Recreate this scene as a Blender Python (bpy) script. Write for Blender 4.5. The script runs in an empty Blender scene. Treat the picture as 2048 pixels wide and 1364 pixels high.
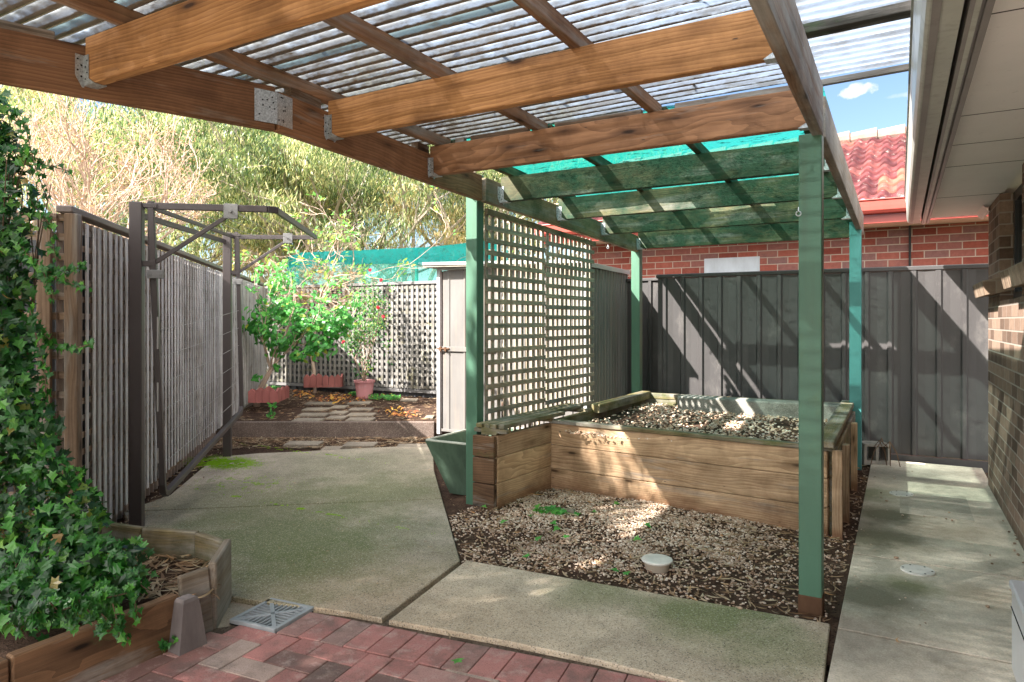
import bpy, bmesh, math, random
from math import sin, cos, pi, radians
from mathutils import Vector, Matrix, noise as mnoise
random.seed(7)
R_ = random.random
def U(a, b): return a + (b - a) * random.random()
scene = bpy.context.scene

# ---------------------------------------------------------------- camera
H = 1.35
YAW = radians(29.6)
CY, SY = cos(YAW), sin(YAW)
cam_d = bpy.data.cameras.new("camera"); cam = bpy.data.objects.new("camera", cam_d)
scene.collection.objects.link(cam); scene.camera = cam
cam.location = (0, 0, H); cam.rotation_euler = (radians(90), 0, YAW)
cam_d.sensor_width = 36; cam_d.lens = 24.0; cam_d.shift_y = -0.019
cam_d.clip_start = 0.05; cam_d.clip_end = 900

# ---------------------------------------------------------------- light
SUN_DIR = Vector((0.459, 0.613, -0.643)).normalized()      # travel direction of the light
sun_d = bpy.data.lights.new("sun", 'SUN'); sun = bpy.data.objects.new("sun", sun_d)
scene.collection.objects.link(sun)
sun_d.energy = 4.9; sun_d.angle = radians(0.5); sun_d.color = (1.0, 0.95, 0.88)
sun.rotation_euler = SUN_DIR.to_track_quat('-Z', 'Y').to_euler(); sun.location = (-10, -12, 14)

world = bpy.data.worlds.new("World"); scene.world = world; world.use_nodes = True
wn = world.node_tree; wn.nodes.clear()
def wnode(t, **k):
    n = wn.nodes.new(t)
    for a, b in k.items(): setattr(n, a, b)
    return n
wo = wnode('ShaderNodeOutputWorld'); bg = wnode('ShaderNodeBackground')
sky = wnode('ShaderNodeTexSky'); sky.sky_type = 'NISHITA'; sky.sun_disc = False
sky.sun_elevation = math.asin(-SUN_DIR.z); sky.sun_rotation = math.atan2(-SUN_DIR.x, -SUN_DIR.y)
sky.air_density = 1.0; sky.dust_density = 0.2; sky.ozone_density = 2.5
bg.inputs['Strength'].default_value = 0.05
tc = wnode('ShaderNodeTexCoord'); sep = wnode('ShaderNodeSeparateXYZ')
wn.links.new(tc.outputs['Generated'], sep.inputs[0])
def wm(op, a, b=None, c=None, clamp=False):
    n = wnode('ShaderNodeMath', operation=op); n.use_clamp = clamp
    for i, s in enumerate((a, b, c)):
        if s is None: continue
        if isinstance(s, (int, float)): n.inputs[i].default_value = s
        else: wn.links.new(s, n.inputs[i])
    return n.outputs[0]
yy = wm('MAXIMUM', sep.outputs[1], 0.05)
px = wm('DIVIDE', sep.outputs[0], yy); pz = wm('DIVIDE', sep.outputs[2], yy)
wnz = wnode('ShaderNodeTexNoise'); wnz.inputs['Scale'].default_value = 48; wnz.inputs['Detail'].default_value = 7
wn.links.new(tc.outputs['Generated'], wnz.inputs['Vector'])
def cloud(cx, cz, rx, rz, amp):
    a = wm('DIVIDE', wm('SUBTRACT', px, cx), rx); b = wm('DIVIDE', wm('SUBTRACT', pz, cz), rz)
    r2 = wm('ADD', wm('MULTIPLY', a, a), wm('MULTIPLY', b, b))
    v = wm('ADD', wm('SUBTRACT', 1.0, r2), wm('MULTIPLY', wm('SUBTRACT', wnz.outputs[0], 0.5), 5.0))
    return wm('MULTIPLY', v, amp, clamp=True)
cl = wm('MAXIMUM', cloud(-0.050, 0.302, 0.024, 0.009, 0.9), cloud(0.005, 0.288, 0.02, 0.003, 0.15), clamp=True)
gate = wm('GREATER_THAN', sep.outputs[1], 0.1)
cl = wm('MULTIPLY', cl, gate)
wmix = wnode('ShaderNodeMix', data_type='RGBA'); wn.links.new(cl, wmix.inputs[0])
wn.links.new(sky.outputs[0], wmix.inputs[6]); wmix.inputs[7].default_value = (6.2, 5.9, 5.7, 1)
# broken bright cloud, added unseen behind the camera to fill the shaded areas
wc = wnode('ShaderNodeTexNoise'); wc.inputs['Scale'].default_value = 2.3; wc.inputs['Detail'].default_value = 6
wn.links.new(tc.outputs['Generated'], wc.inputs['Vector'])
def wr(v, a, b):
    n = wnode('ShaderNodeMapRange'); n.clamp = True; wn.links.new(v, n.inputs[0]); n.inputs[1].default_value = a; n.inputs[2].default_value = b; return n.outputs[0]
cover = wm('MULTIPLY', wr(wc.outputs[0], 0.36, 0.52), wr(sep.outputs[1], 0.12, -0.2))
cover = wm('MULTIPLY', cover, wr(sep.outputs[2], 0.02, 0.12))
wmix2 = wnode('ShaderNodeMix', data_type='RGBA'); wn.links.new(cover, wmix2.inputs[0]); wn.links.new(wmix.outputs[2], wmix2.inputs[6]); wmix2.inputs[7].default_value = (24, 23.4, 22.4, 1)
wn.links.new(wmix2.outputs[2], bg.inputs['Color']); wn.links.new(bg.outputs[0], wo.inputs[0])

scene.view_settings.view_transform = 'Standard'; scene.view_settings.look = 'None'
scene.view_settings.exposure = 2.35
scene.view_settings.use_white_balance = True; scene.view_settings.white_balance_temperature = 6500; scene.view_settings.white_balance_tint = 13; scene.view_settings.gamma = 1.0
scene.render.engine = 'CYCLES'
scene.cycles.max_bounces = 14; scene.cycles.diffuse_bounces = 8; scene.cycles.transparent_max_bounces = 24; scene.cycles.transmission_bounces = 8

# ---------------------------------------------------------------- helpers
WORLD = {}
def cam2w(xc, d, z=0.0): return Vector((xc * CY - d * SY, xc * SY + d * CY, z))
def ground_at(x, y, z=0.0):
    """photo position -> point on the level surface at height z"""
    d = 1365.0 * (H - z) / (y - 643.0); return cam2w((x - 1024) / 1365.0 * d, d, z)
def along(x, d, z): return cam2w((x - 1024) / 1365.0 * d, d, z)
def zat(y, d): return H + (643 - y) * d / 1365.0
def V(*a): return Vector(a)

class MB:
    def __init__(s): s.v = []; s.f = []; s.g = []; s.r = []
    def add(s, vs, fs, gs=None, r=None):
        o = len(s.v); rr = R_() if r is None else r
        s.v += [Vector(a) for a in vs]; s.f += [tuple(i + o for i in f) for f in fs]
        s.g += [Vector(a) for a in (gs if gs is not None else vs)]; s.r += [rr] * len(vs)
    def box(s, c, ax, ay, az, hx, hy, hz, ch=0.002, r=None, seed=True):
        ax, ay, az = ax.normalized(), ay.normalized(), az.normalized()
        ch = min(ch, hx * .45, hy * .45, hz * .45)
        off = V(U(0, 50), U(0, 50), U(0, 50)) if seed else V(0, 0, 0)
        vs = []; gs = []; idx = {}
        for sx in (-1, 1):
            for sy in (-1, 1):
                for sz in (-1, 1):
                    for k in range(3):
                        l = V(sx * (hx - (ch if k != 0 else 0)), sy * (hy - (ch if k != 1 else 0)), sz * (hz - (ch if k != 2 else 0)))
                        idx[(sx, sy, sz, k)] = len(vs)
                        vs.append(c + ax * l.x + ay * l.y + az * l.z); gs.append(l + off)
        fs = []
        for k in range(3):
            o1, o2 = [(1, 2), (2, 0), (0, 1)][k]
            for sg in (-1, 1):
                q = []
                for a, b in ((-1, -1), (1, -1), (1, 1), (-1, 1)):
                    t = [0, 0, 0]; t[k] = sg; t[o1] = a; t[o2] = b; q.append(idx[(*t, k)])
                fs.append(q if sg > 0 else q[::-1])
        for k in range(3):                      # edges parallel to axis k
            o1, o2 = [(1, 2), (2, 0), (0, 1)][k]
            for a in (-1, 1):
                for b in (-1, 1):
                    t0 = [0, 0, 0]; t1 = [0, 0, 0]; t0[k] = -1; t1[k] = 1
                    for t in (t0, t1): t[o1] = a; t[o2] = b
                    q = [idx[(*t0, o1)], idx[(*t1, o1)], idx[(*t1, o2)], idx[(*t0, o2)]]
                    fs.append(q if a * b < 0 else q[::-1])
        for sx in (-1, 1):
            for sy in (-1, 1):
                for sz in (-1, 1):
                    q = [idx[(sx, sy, sz, 0)], idx[(sx, sy, sz, 1)], idx[(sx, sy, sz, 2)]]
                    fs.append(q if sx * sy * sz > 0 else q[::-1])
        # fix edge orientation robustly
        out = []
        for f in fs:
            n = (vs[f[1]] - vs[f[0]]).cross(vs[f[2]] - vs[f[0]]); m = sum((vs[i] for i in f), V(0, 0, 0)) / len(f)
            out.append(f if n.dot(m - c) >= 0 else f[::-1])
        s.add(vs, out, gs, r)
    def board(s, p0, p1, w, h, up=V(0, 0, 1), ch=0.002, r=None):
        """board from p0 to p1 (centre line); w across, h along 'up'"""
        p0 = Vector(p0); p1 = Vector(p1); d = p1 - p0; a = d.normalized()
        b = up.cross(a).normalized(); u = a.cross(b).normalized()
        s.box((p0 + p1) / 2, a, b, u, d.length / 2, w / 2, h / 2, ch, r)
    def bx(s, x0, x1, y0, y1, z0, z1, ch=0.002, r=None):
        s.box(V((x0 + x1) / 2, (y0 + y1) / 2, (z0 + z1) / 2), V(1, 0, 0), V(0, 1, 0), V(0, 0, 1), (x1 - x0) / 2, (y1 - y0) / 2, (z1 - z0) / 2, ch, r)
    def tube(s, pts, rad, n=8, cap=True, r=None):
        pts = [Vector(p) for p in pts]; m = len(pts)
        if not hasattr(rad, '__len__'): rad = [rad] * m
        vs = []; gs = []; fs = []; L = 0; ref = None; o = V(U(0, 9), U(0, 9), U(0, 9))
        for i in range(m):
            t = (pts[min(i + 1, m - 1)] - pts[max(i - 1, 0)])
            if t.length < 1e-9: t = V(0, 0, 1)
            t.normalize()
            if ref is None: ref = t.orthogonal().normalized()
            ref = (ref - t * ref.dot(t))
            if ref.length < 1e-6: ref = t.orthogonal()
            ref.normalize(); bb = t.cross(ref)
            if i: L += (pts[i] - pts[i - 1]).length
            for k in range(n):
                a = 2 * pi * k / n; q = ref * cos(a) + bb * sin(a)
                vs.append(pts[i] + q * rad[i]); gs.append(V(L, cos(a) * rad[i], sin(a) * rad[i]) + o)
        for i in range(m - 1):
            for k in range(n):
                k2 = (k + 1) % n; fs.append((i * n + k, i * n + k2, (i + 1) * n + k2, (i + 1) * n + k))
        if cap: fs.append(tuple(range(n))[::-1]); fs.append(tuple((m - 1) * n + k for k in range(n)))
        s.add(vs, fs, gs, r)
    def prism(s, poly, z0, z1, ch=0.0, r=None):
        """poly = list of (x,y), counter-clockwise made sure"""
        a = sum(poly[i][0] * poly[(i + 1) % len(poly)][1] - poly[(i + 1) % len(poly)][0] * poly[i][1] for i in range(len(poly)))
        if a < 0: poly = poly[::-1]
        n = len(poly); cx = sum(p[0] for p in poly) / n; cyy = sum(p[1] for p in poly) / n
        def ins(p):
            d = math.hypot(p[0] - cx, p[1] - cyy); k = max(0, 1 - ch / max(d, 1e-6)); return (cx + (p[0] - cx) * k, cyy + (p[1] - cyy) * k)
        vs = [V(p[0], p[1], z0) for p in poly] + [V(p[0], p[1], z1 - ch * .7) for p in poly]
        fs = [tuple(range(n))[::-1]] + [(i, (i + 1) % n, n + (i + 1) % n, n + i) for i in range(n)]
        if ch > 0:
            vs += [V(*ins(p), z1) for p in poly]
            fs += [(n + i, n + (i + 1) % n, 2 * n + (i + 1) % n, 2 * n + i) for i in range(n)] + [tuple(range(2 * n, 3 * n))]
        else: fs.append(tuple(range(n, 2 * n)))
        s.add(vs, fs, None, r)
    def lathe(s, c, prof, n=24, r=None):
        vs = []; fs = []; m = len(prof)
        for (rr, z) in prof:
            for k in range(n):
                a = 2 * pi * k / n; vs.append(c + V(rr * cos(a), rr * sin(a), z))
        for i in range(m - 1):
            for k in range(n):
                k2 = (k + 1) % n; fs.append((i * n + k, i * n + k2, (i + 1) * n + k2, (i + 1) * n + k))
        s.add(vs, fs, None, r)
    def build(s, name, mat, parent=None, smooth=False, origin=None, mat2=None, nf=0, **tags):
        if origin is None:
            xs = [v.x for v in s.v]; ys = [v.y for v in s.v]; zs = [v.z for v in s.v]
            origin = V((min(xs) + max(xs)) / 2, (min(ys) + max(ys)) / 2, min(zs))
        me = bpy.data.meshes.new(name)
        me.from_pydata([tuple(v - origin) for v in s.v], [], s.f); me.update()
        a = me.attributes.new('gc', 'FLOAT_VECTOR', 'POINT'); a.data.foreach_set('vector', [c for g in s.g for c in g])
        a = me.attributes.new('rnd', 'FLOAT', 'POINT'); a.data.foreach_set('value', s.r)
        if smooth: me.polygons.foreach_set('use_smooth', [True] * len(me.polygons))
        me.materials.append(mat)
        if mat2: me.materials.append(mat2); me.polygons.foreach_set('material_index', [1 if i >= nf else 0 for i in range(len(me.polygons))])
        return link(name, me, origin, parent, **tags)
def link(name, me, origin, parent=None, **tags):
    o = bpy.data.objects.new(name, me); scene.collection.objects.link(o); origin = Vector(origin)
    WORLD[o.name] = origin.copy()
    if parent: o.parent = parent; o.location = origin - WORLD[parent.name]
    else: o.location = origin
    for k, v in tags.items(): o[k] = v
    return o
def thing(name, loc, label, cat, group=None):
    o = link(name, None, loc); o['label'] = label; o['category'] = cat; o.empty_display_size = 0.2
    if group: o['group'] = group
    return o
def kids(o): return [c for c in bpy.data.objects if c.parent == o]
def copy_tree(o, loc, rz=0.0, label=None, scale=None):
    c = o.copy(); scene.collection.objects.link(c); c.location = loc; c.rotation_euler.z = rz; WORLD[c.name] = Vector(loc)
    if scale: c.scale = scale
    if label: c['label'] = label
    for k in kids(o):
        d = k.copy(); scene.collection.objects.link(d); d.parent = c
        for q in kids(k):
            e = q.copy(); scene.collection.objects.link(e); e.parent = d
    return c

# ---------------------------------------------------------------- materials
class M:
    def __init__(s, name, rough=0.7, spec=0.3):
        s.m = bpy.data.materials.new(name); s.m.use_nodes = True; s.t = s.m.node_tree
        s.b = s.t.nodes['Principled BSDF']; s.out = s.t.nodes['Material Output']
        s.b.inputs['Roughness'].default_value = rough; s.b.inputs['Specular IOR Level'].default_value = spec
    def n(s, t, **k):
        x = s.t.nodes.new(t)
        for a, b in k.items(): setattr(x, a, b)
        return x
    def put(s, v, i):
        if v is None: return
        if hasattr(v, 'is_output') or isinstance(v, bpy.types.NodeSocket): s.t.links.new(v, i)
        elif isinstance(v, tuple) and len(v) == 3 and i.type == 'RGBA': i.default_value = (*v, 1)
        else: i.default_value = v
    def at(s, name='gc'):
        x = s.n('ShaderNodeAttribute'); x.attribute_name = name; return x.outputs['Vector'] if name == 'gc' else x.outputs['Fac']
    def pos(s): return s.n('ShaderNodeNewGeometry').outputs['Position']
    def sc(s, v, k, off=(0, 0, 0)):
        x = s.n('ShaderNodeMapping'); s.put(v, x.inputs[0]); x.inputs['Scale'].default_value = k; x.inputs['Location'].default_value = off; return x.outputs[0]
    def noise(s, v, scale, detail=4, rough=.55, dist=0):
        x = s.n('ShaderNodeTexNoise'); s.put(v, x.inputs['Vector']); x.inputs['Scale'].default_value = scale; x.inputs['Detail'].default_value = detail
        x.inputs['Roughness'].default_value = rough; x.inputs['Distortion'].default_value = dist; return x.outputs[0]
    def vor(s, v, scale, feat='F1', out='Distance'):
        x = s.n('ShaderNodeTexVoronoi', feature=feat); s.put(v, x.inputs['Vector']); x.inputs['Scale'].default_value = scale; return x.outputs[out]
    def ma(s, op, a, b=None, c=None, clamp=False):
        x = s.n('ShaderNodeMath', operation=op); x.use_clamp = clamp
        s.put(a, x.inputs[0]); s.put(b, x.inputs[1]); s.put(c, x.inputs[2]); return x.outputs[0]
    def rng(s, v, a, b, c=0.0, d=1.0):
        x = s.n('ShaderNodeMapRange'); x.clamp = True; s.put(v, x.inputs[0])
        for i, q in enumerate((a, b, c, d)): x.inputs[i + 1].default_value = q
        return x.outputs[0]
    def mix(s, f, a, b, mode='MIX'):
        x = s.n('ShaderNodeMix', data_type='RGBA'); x.blend_type = mode; s.put(f, x.inputs[0]); s.put(a, x.inputs[6]); s.put(b, x.inputs[7]); return x.outputs[2]
    def ramp(s, f, stops):
        x = s.n('ShaderNodeValToRGB'); s.put(f, x.inputs[0]); e = x.color_ramp.elements
        while len(e) < len(stops): e.new(0.5)
        for q, (p, c) in zip(e, stops): q.position = p; q.color = (*c, 1)
        return x.outputs[0]
    def bump(s, h, st=.3, dist=.01):
        x = s.n('ShaderNodeBump'); s.put(h, x.inputs['Height']); x.inputs['Strength'].default_value = st; x.inputs['Distance'].default_value = dist
        s.t.links.new(x.outputs[0], s.b.inputs['Normal'])
    def col(s, c): s.put(c, s.b.inputs['Base Color'])
    def xyz(s, v):
        x = s.n('ShaderNodeSeparateXYZ'); s.put(v, x.inputs[0]); return x.outputs

def wood(name, dark, light, green=0.0, grey=0.0, rough=.72, knots=True, gcol=(.05, .11, .03), gs=1.0, foot=0):
    m = M(name, rough, .25); g = m.at(); rnd = m.at('rnd')
    big = m.noise(m.sc(g, (.7, 4, 4)), 1.0, 3)
    warp = m.noise(m.sc(g, (1.6, 5, 5)), 1.0, 2)
    v = m.n('ShaderNodeVectorMath', operation='ADD'); m.put(m.sc(g, (.22, 1, 1)), v.inputs[0])
    wv = m.n('ShaderNodeVectorMath', operation='SCALE'); cx = m.n('ShaderNodeCombineXYZ')
    m.put(warp, cx.inputs[1]); m.put(big, cx.inputs[2]); m.put(cx.outputs[0], wv.inputs[0]); wv.inputs['Scale'].default_value = .11
    m.put(wv.outputs[0], v.inputs[1])
    w = m.n('ShaderNodeTexWave', wave_type='RINGS', rings_direction='X', wave_profile='SAW'); m.put(v.outputs[0], w.inputs['Vector'])
    w.inputs['Scale'].default_value = 23; w.inputs['Distortion'].default_value = 1.0; w.inputs['Detail'].default_value = 2; w.inputs['Detail Scale'].default_value = 1.5
    fine = m.noise(m.sc(g, (2.2, 75, 75)), 1.0, 7, .72)
    f = m.ma('ADD', m.ma('MULTIPLY', w.outputs['Fac'], .26), m.ma('ADD', m.ma('MULTIPLY', fine, .62), m.ma('MULTIPLY', big, .42)))
    f = m.rng(f, .3, .98)
    c = m.mix(f, dark, light)
    c = m.mix(m.rng(rnd, 0, 1, 0, .75), c, m.mix(1.0, c, (.58, .60, .66), 'MULTIPLY'))
    if knots:
        vv = m.vor(m.sc(g, (2.4, 9, 9)), 1.0)
        k = m.rng(vv, .05, .12, 1, 0); k2 = m.rng(vv, .12, .34, .6, 0)
        c = m.mix(k2, c, tuple(x * .55 for x in dark)); c = m.mix(k, c, tuple(x * .22 for x in dark))
    if grey:
        q = m.rng(m.noise(m.sc(g, (1.2, 12, 12)), 1.0, 6, .65), .62 - grey * .4, .78 - grey * .3)
        c = m.mix(q, c, m.mix(fine, (.13, .12, .105), (.42, .4, .36)))
    if green:
        q = m.noise(m.sc(m.pos(), (3 * gs, 3 * gs, 5 * gs)), 1.0, 7, .68)
        q = m.rng(q, .66 - green * .34, .82 - green * .28)
        c = m.mix(m.ma('MULTIPLY', q, .88), c, m.mix(m.noise(m.pos(), 40, 3), tuple(x * .45 for x in gcol), tuple(x * 1.5 for x in gcol)))
        sp = m.rng(m.vor(m.pos(), 95), .09, .16, 1, 0)
        sp = m.ma('MULTIPLY', sp, m.rng(m.noise(m.pos(), 3.0, 3), .5, .68))
        c = m.mix(m.ma('MULTIPLY', sp, green * .8), c, (.34, .42, .36))
    st = m.rng(m.noise(m.sc(m.pos(), (1.6, 1.6, 1.2)), 1.6, 6, .68), .45, .68, 0, .7)
    c = m.mix(st, c, m.mix(1.0, c, (.42, .38, .33), 'MULTIPLY'))
    if foot:
        q = m.ma('ADD', m.rng(m.xyz(m.pos())[2], .0, .22, .55, 0), m.ma('MULTIPLY', m.ma('SUBTRACT', m.noise(m.sc(m.pos(), (2, 2, 4)), 1.5, 6, .7), .5), 1.1))
        c = m.mix(m.rng(q, .25, .6, 0, .75), c, (.17, .075, .035))
    nl = m.vor(m.sc(g, (3.3, 14, 14), (7, 3, 1)), 1.0); c = m.mix(m.rng(nl, .028, .045, .85, 0), c, (.03, .022, .018))
    dk = m.rng(m.noise(m.sc(g, (.9, 40, 40), (3, 3, 3)), 1.0, 3, .6), .64, .70, 0, .5); c = m.mix(dk, c, tuple(x * .5 for x in dark))
    m.col(c); m.bump(m.ma('ADD', fine, m.ma('MULTIPLY', w.outputs['Fac'], .5)), .45, .004); return m.m

def concrete(name, base, green=(), tan=(), speck=1.0, dark=0.0, gcol=(.12, .16, .04)):
    """green / tan: list of (x, y, radius, amount) patches where algae or bare concrete shows"""
    m = M(name, .88, .2); p = m.pos()
    n1 = m.noise(p, 1.7, 6, .62); n2 = m.noise(p, 14, 5, .65); n3 = m.noise(p, 130, 3, .6)
    c = m.mix(m.rng(n1, .32, .7), tuple(x * .58 for x in base), tuple(x * 1.2 for x in base))
    c = m.mix(m.rng(m.noise(m.sc(p, (1, 1, 1), (9, 4, 0)), 5.5, 8, .78), .48, .7, 0, .5), c, m.mix(1.0, c, (.52, .5, .45), 'MULTIPLY'))
    c = m.mix(m.rng(n2, .35, .75, 0, .4), c, m.mix(1.0, c, (.6, .56, .5), 'MULTIPLY'))
    if dark:
        q = m.rng(m.noise(m.sc(p, (1.2, .9, 1), (4, 2, 0)), 1.9, 7, .68), .47, .64, 0, dark); c = m.mix(q, c, (.085, .08, .06))
    wob = m.ma('MULTIPLY', m.ma('SUBTRACT', m.noise(p, 2.6, 7, .7), .5), 1.7)
    def patch(x, y, r, amt):
        d = m.n('ShaderNodeVectorMath', operation='DISTANCE'); m.put(p, d.inputs[0]); d.inputs[1].default_value = tuple(ground_at(x, y))
        return m.ma('MULTIPLY', m.rng(m.ma('ADD', m.ma('DIVIDE', d.outputs['Value'], r), wob), .35, 1.15, 1, 0), amt)
    for (x, y, r, amt) in tan: c = m.mix(patch(x, y, r, amt), c, (.5, .36, .22))
    for gg in green:
        x, y, r, amt = gg[:4]; c = m.mix(patch(x, y, r, amt), c, gg[4] if len(gg) > 4 else gcol)
    sp = m.vor(p, 210, out='Color'); sp = m.xyz(sp)[0]
    c = m.mix(m.rng(sp, .80, .96, 0, .38 * speck), c, (.70, .65, .55)); c = m.mix(m.rng(sp, .22, .0, 0, .75 * speck), c, (.06, .055, .045))
    c = m.mix(m.rng(n3, .3, .7, .0, .28), c, (.05, .05, .04))
    m.col(c); m.bump(m.ma('ADD', n3, n2), .35, .006); return m.m

def leafmat(name, stops, trans=.45, gloss=.25, rough=.5):
    m = M(name, rough, gloss); c = m.ramp(m.at('rnd'), stops)
    c = m.mix(m.rng(m.noise(m.pos(), 1.4, 2), .3, .7, 0, .35), c, m.mix(1.0, c, (.5, .62, .4), 'MULTIPLY'))
    m.col(c); tr = m.n('ShaderNodeBsdfTranslucent'); m.put(m.mix(1.0, c, (1.35, 1.4, 1.0), 'MULTIPLY'), tr.inputs[0])
    mx = m.n('ShaderNodeMixShader'); mx.inputs[0].default_value = trans
    m.t.links.new(m.b.outputs[0], mx.inputs[1]); m.t.links.new(tr.outputs[0], mx.inputs[2]); m.t.links.new(mx.outputs[0], m.out.inputs[0]); return m.m

def paint(name, c, var=.25, rough=.45, spec=.4, stain=None, metal=0.0, streak=None, s=3.0):
    m = M(name, rough, spec); p = m.pos(); m.b.inputs['Metallic'].default_value = metal
    n1 = m.noise(m.sc(p, (1, 1, .35)), s, 6, .62); sf = m.rng(m.noise(m.sc(p, (1, 1, 1.6), (4, 2, 0)), s * 9, 6, .75), .6, .68, 0, .35)
    k = m.mix(m.rng(n1, .35, .7), tuple(x * (1 - var) for x in c), tuple(min(1, x * (1 + var)) for x in c))
    k = m.mix(sf, k, tuple(x * .62 for x in c))
    if stain: k = m.mix(m.rng(m.noise(m.sc(p, (1, 1, .6), (3, 1, 8)), s * 2.2, 7, .7), .56, .72, 0, stain[1]), k, stain[0])
    if streak: k = m.mix(m.rng(m.noise(m.sc(p, (14, 14, .7)), 1.6, 5, .65), .5, .75, 0, streak[1]), k, streak[0])
    m.col(k); m.bump(m.noise(p, 60, 3), .12, .004); return m.m

W_new = wood('pine_orange', (.20, .078, .026), (.72, .37, .145))
W_beam = wood('pine_brown', (.12, .054, .026), (.46, .235, .115), grey=.1)
W_green = wood('pine_algae', (.035, .035, .016), (.21, .19, .09), green=.88, grey=.25, gcol=(.010, .05, .026))
W_weath = wood('pine_weathered', (.13, .095, .06), (.42, .36, .28), grey=.9, green=.12)
W_beamg = wood('pine_halfgreen', (.12, .085, .04), (.4, .31, .17), green=.5, grey=.4, gcol=(.05, .085, .03))
W_sleep = wood('sleeper_new', (.27, .155, .075), (.82, .58, .35), grey=.12, foot=1)
W_sleepm = wood('sleeper_mossy', (.10, .08, .035), (.38, .30, .15), green=.62, grey=.5, gcol=(.07, .085, .02))
W_sleepo = wood('sleeper_old', (.05, .028, .014), (.24, .135, .07), green=.25, grey=.2)
W_latt = wood('lattice_grey', (.38, .36, .33), (.88, .86, .83), grey=.2, knots=False)
W_lattb = wood('lattice_backfence', (.095, .09, .08), (.27, .26, .235), grey=.5, green=.3, gcol=(.16, .15, .05), knots=False)
W_latt2 = wood('lattice_trellis', (.27, .215, .15), (.72, .60, .44), grey=.4, green=.18, gcol=(.12, .15, .07), knots=False)
W_frame = wood('fence_frame_wood', (.12, .075, .045), (.36, .24, .15), grey=.35)
Mgreen = paint('green_post_paint', (.065, .155, .10), .16, .45, stain=((.07, .13, .06), .5), streak=((.06, .11, .07), .5))
Mgreen2 = paint('teal_post_paint', (.06, .24, .23), .14, .42)
Mrust = paint('rust', (.10, .055, .032), .4, .85, .1)
Mgalv = M('galvanised', .42, .5); Mgalv.b.inputs['Metallic'].default_value = .55
_c = Mgalv.vor(Mgalv.pos(), 160, out='Color'); Mgalv.col(Mgalv.mix(Mgalv.rng(Mgalv.xyz(_c)[0], 0, 1), (.30, .33, .34), (.56, .60, .62))); Mgalv = Mgalv.m
Mhole = paint('dark_hole', (.02, .02, .02), .1, .8, .1)
Mbrown = paint('brown_powdercoat', (.055, .044, .042), .12, .42, .45)
Mfence = paint('brown_steel_fence', (.31, .245, .205), .14, .5, stain=((.1, .09, .06), .5))
Mfar = paint('charcoal_steel_fence', (.054, .051, .050), .14, .42, .45, stain=((.30, .28, .25), .2), s=1.5)
Mshed = paint('shed_steel', (.155, .148, .138), .16, .45, .4, streak=((.25, .2, .15), .5))
Mshedf = paint('shed_trim', (.36, .37, .37), .12, .4, .4)
Mshedr = paint('shed_roof', (.30, .27, .22), .35, .7, .3, stain=((.08, .07, .04), .8))
Mgutter = paint('gutter_steel', (.44, .46, .41), .14, .34, .5, streak=((.16, .15, .12), .45))
Mgutd = paint('gutter_under', (.24, .225, .215), .12, .4, .5, stain=((.1, .08, .07), .5))
Msoffit = paint('soffit_board', (.86, .85, .82), .03, .75, .2)
Mseam = paint('seam_dark', (.06, .055, .05), .1, .9, .1)
Mwhite = paint('white_trim', (.72, .70, .66), .06, .5)
Mpvc = paint('pvc_cap', (.66, .64, .58), .12, .4, .4, stain=((.3, .25, .18), .5), s=9)
Mterra = paint('pink_terracotta', (.60, .27, .28), .15, .8, .2, stain=((.62, .48, .45), .5), s=6)
Medge = paint('terracotta_edging', (.36, .125, .11), .2, .6, .3, s=6)
Mred = paint('red_gutter', (.34, .065, .05), .12, .35, .4)
Mcream = paint('cream_eave', (.72, .66, .54), .08, .7)
Mwire = paint('line_wire', (.34, .33, .31), .1, .4)
Mblack = paint('black_frame', (.025, .027, .03), .1, .3)
Mtub = paint('green_tub', (.085, .135, .095), .35, .75, .2, stain=((.05, .08, .05), .75), s=5)
Mtubr = paint('tub_rim', (.42, .45, .38), .25, .75, .2, stain=((.12, .16, .08), .6), s=9)
Msteel = paint('stainless', (.55, .56, .57), .05, .3, .6)
Mchar = paint('charcoal_stub', (.135, .115, .11), .25, .85, .2, s=9)
Mkerb = concrete('kerb_concrete', (.21, .155, .13), speck=.8)
Mblock = concrete('block_concrete', (.38, .38, .34), speck=.6, dark=.6)
Mgrate = paint('grate_metal', (.27, .29, .30), .12, .45, .5, s=9)
Mpaver = concrete('stepping_concrete', (.36, .305, .235), speck=.7, dark=.35)
def flat(name, c, **k): return paint(name, c, .15, .8, .2, **k)
Mbark = flat('gum_bark', (.36, .31, .25), s=5)
Mtwig = flat('twig_bark', (.48, .36, .28), s=9)
Mtwigd = flat('vine_bark', (.13, .09, .06), s=9)

Mgum = leafmat('gum_leaves', [(0, (.04, .08, .03)), (.35, (.13, .20, .08)), (.7, (.34, .39, .18)), (1, (.70, .62, .38))], .45, .6, .38)
Mgum2 = leafmat('gum_leaves_gold', [(0, (.18, .19, .08)), (.45, (.40, .36, .17)), (.8, (.58, .46, .25)), (1, (.66, .44, .26))], .45, .6, .38)
Mivy = leafmat('ivy_leaves', [(0, (.008, .035, .010)), (.4, (.016, .085, .018)), (.75, (.04, .18, .028)), (.93, (.10, .30, .04)), (.97, (.16, .34, .05)), (1, (.30, .14, .04))], .35, .5, .35)
Mcitrus = leafmat('citrus_leaves', [(0, (.03, .16, .03)), (.6, (.075, .33, .06)), (.95, (.14, .42, .07)), (1, (.4, .4, .05))], .35, .4, .4)
Mrose = leafmat('rose_leaves', [(0, (.015, .07, .02)), (.6, (.05, .19, .04)), (.9, (.17, .32, .06)), (1, (.32, .34, .07))], .35, .4, .4)
Mvine = leafmat('vine_leaves', [(0, (.06, .2, .03)), (.6, (.15, .36, .05)), (.85, (.34, .42, .07)), (1, (.5, .34, .08))], .45, .4, .45)
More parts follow.
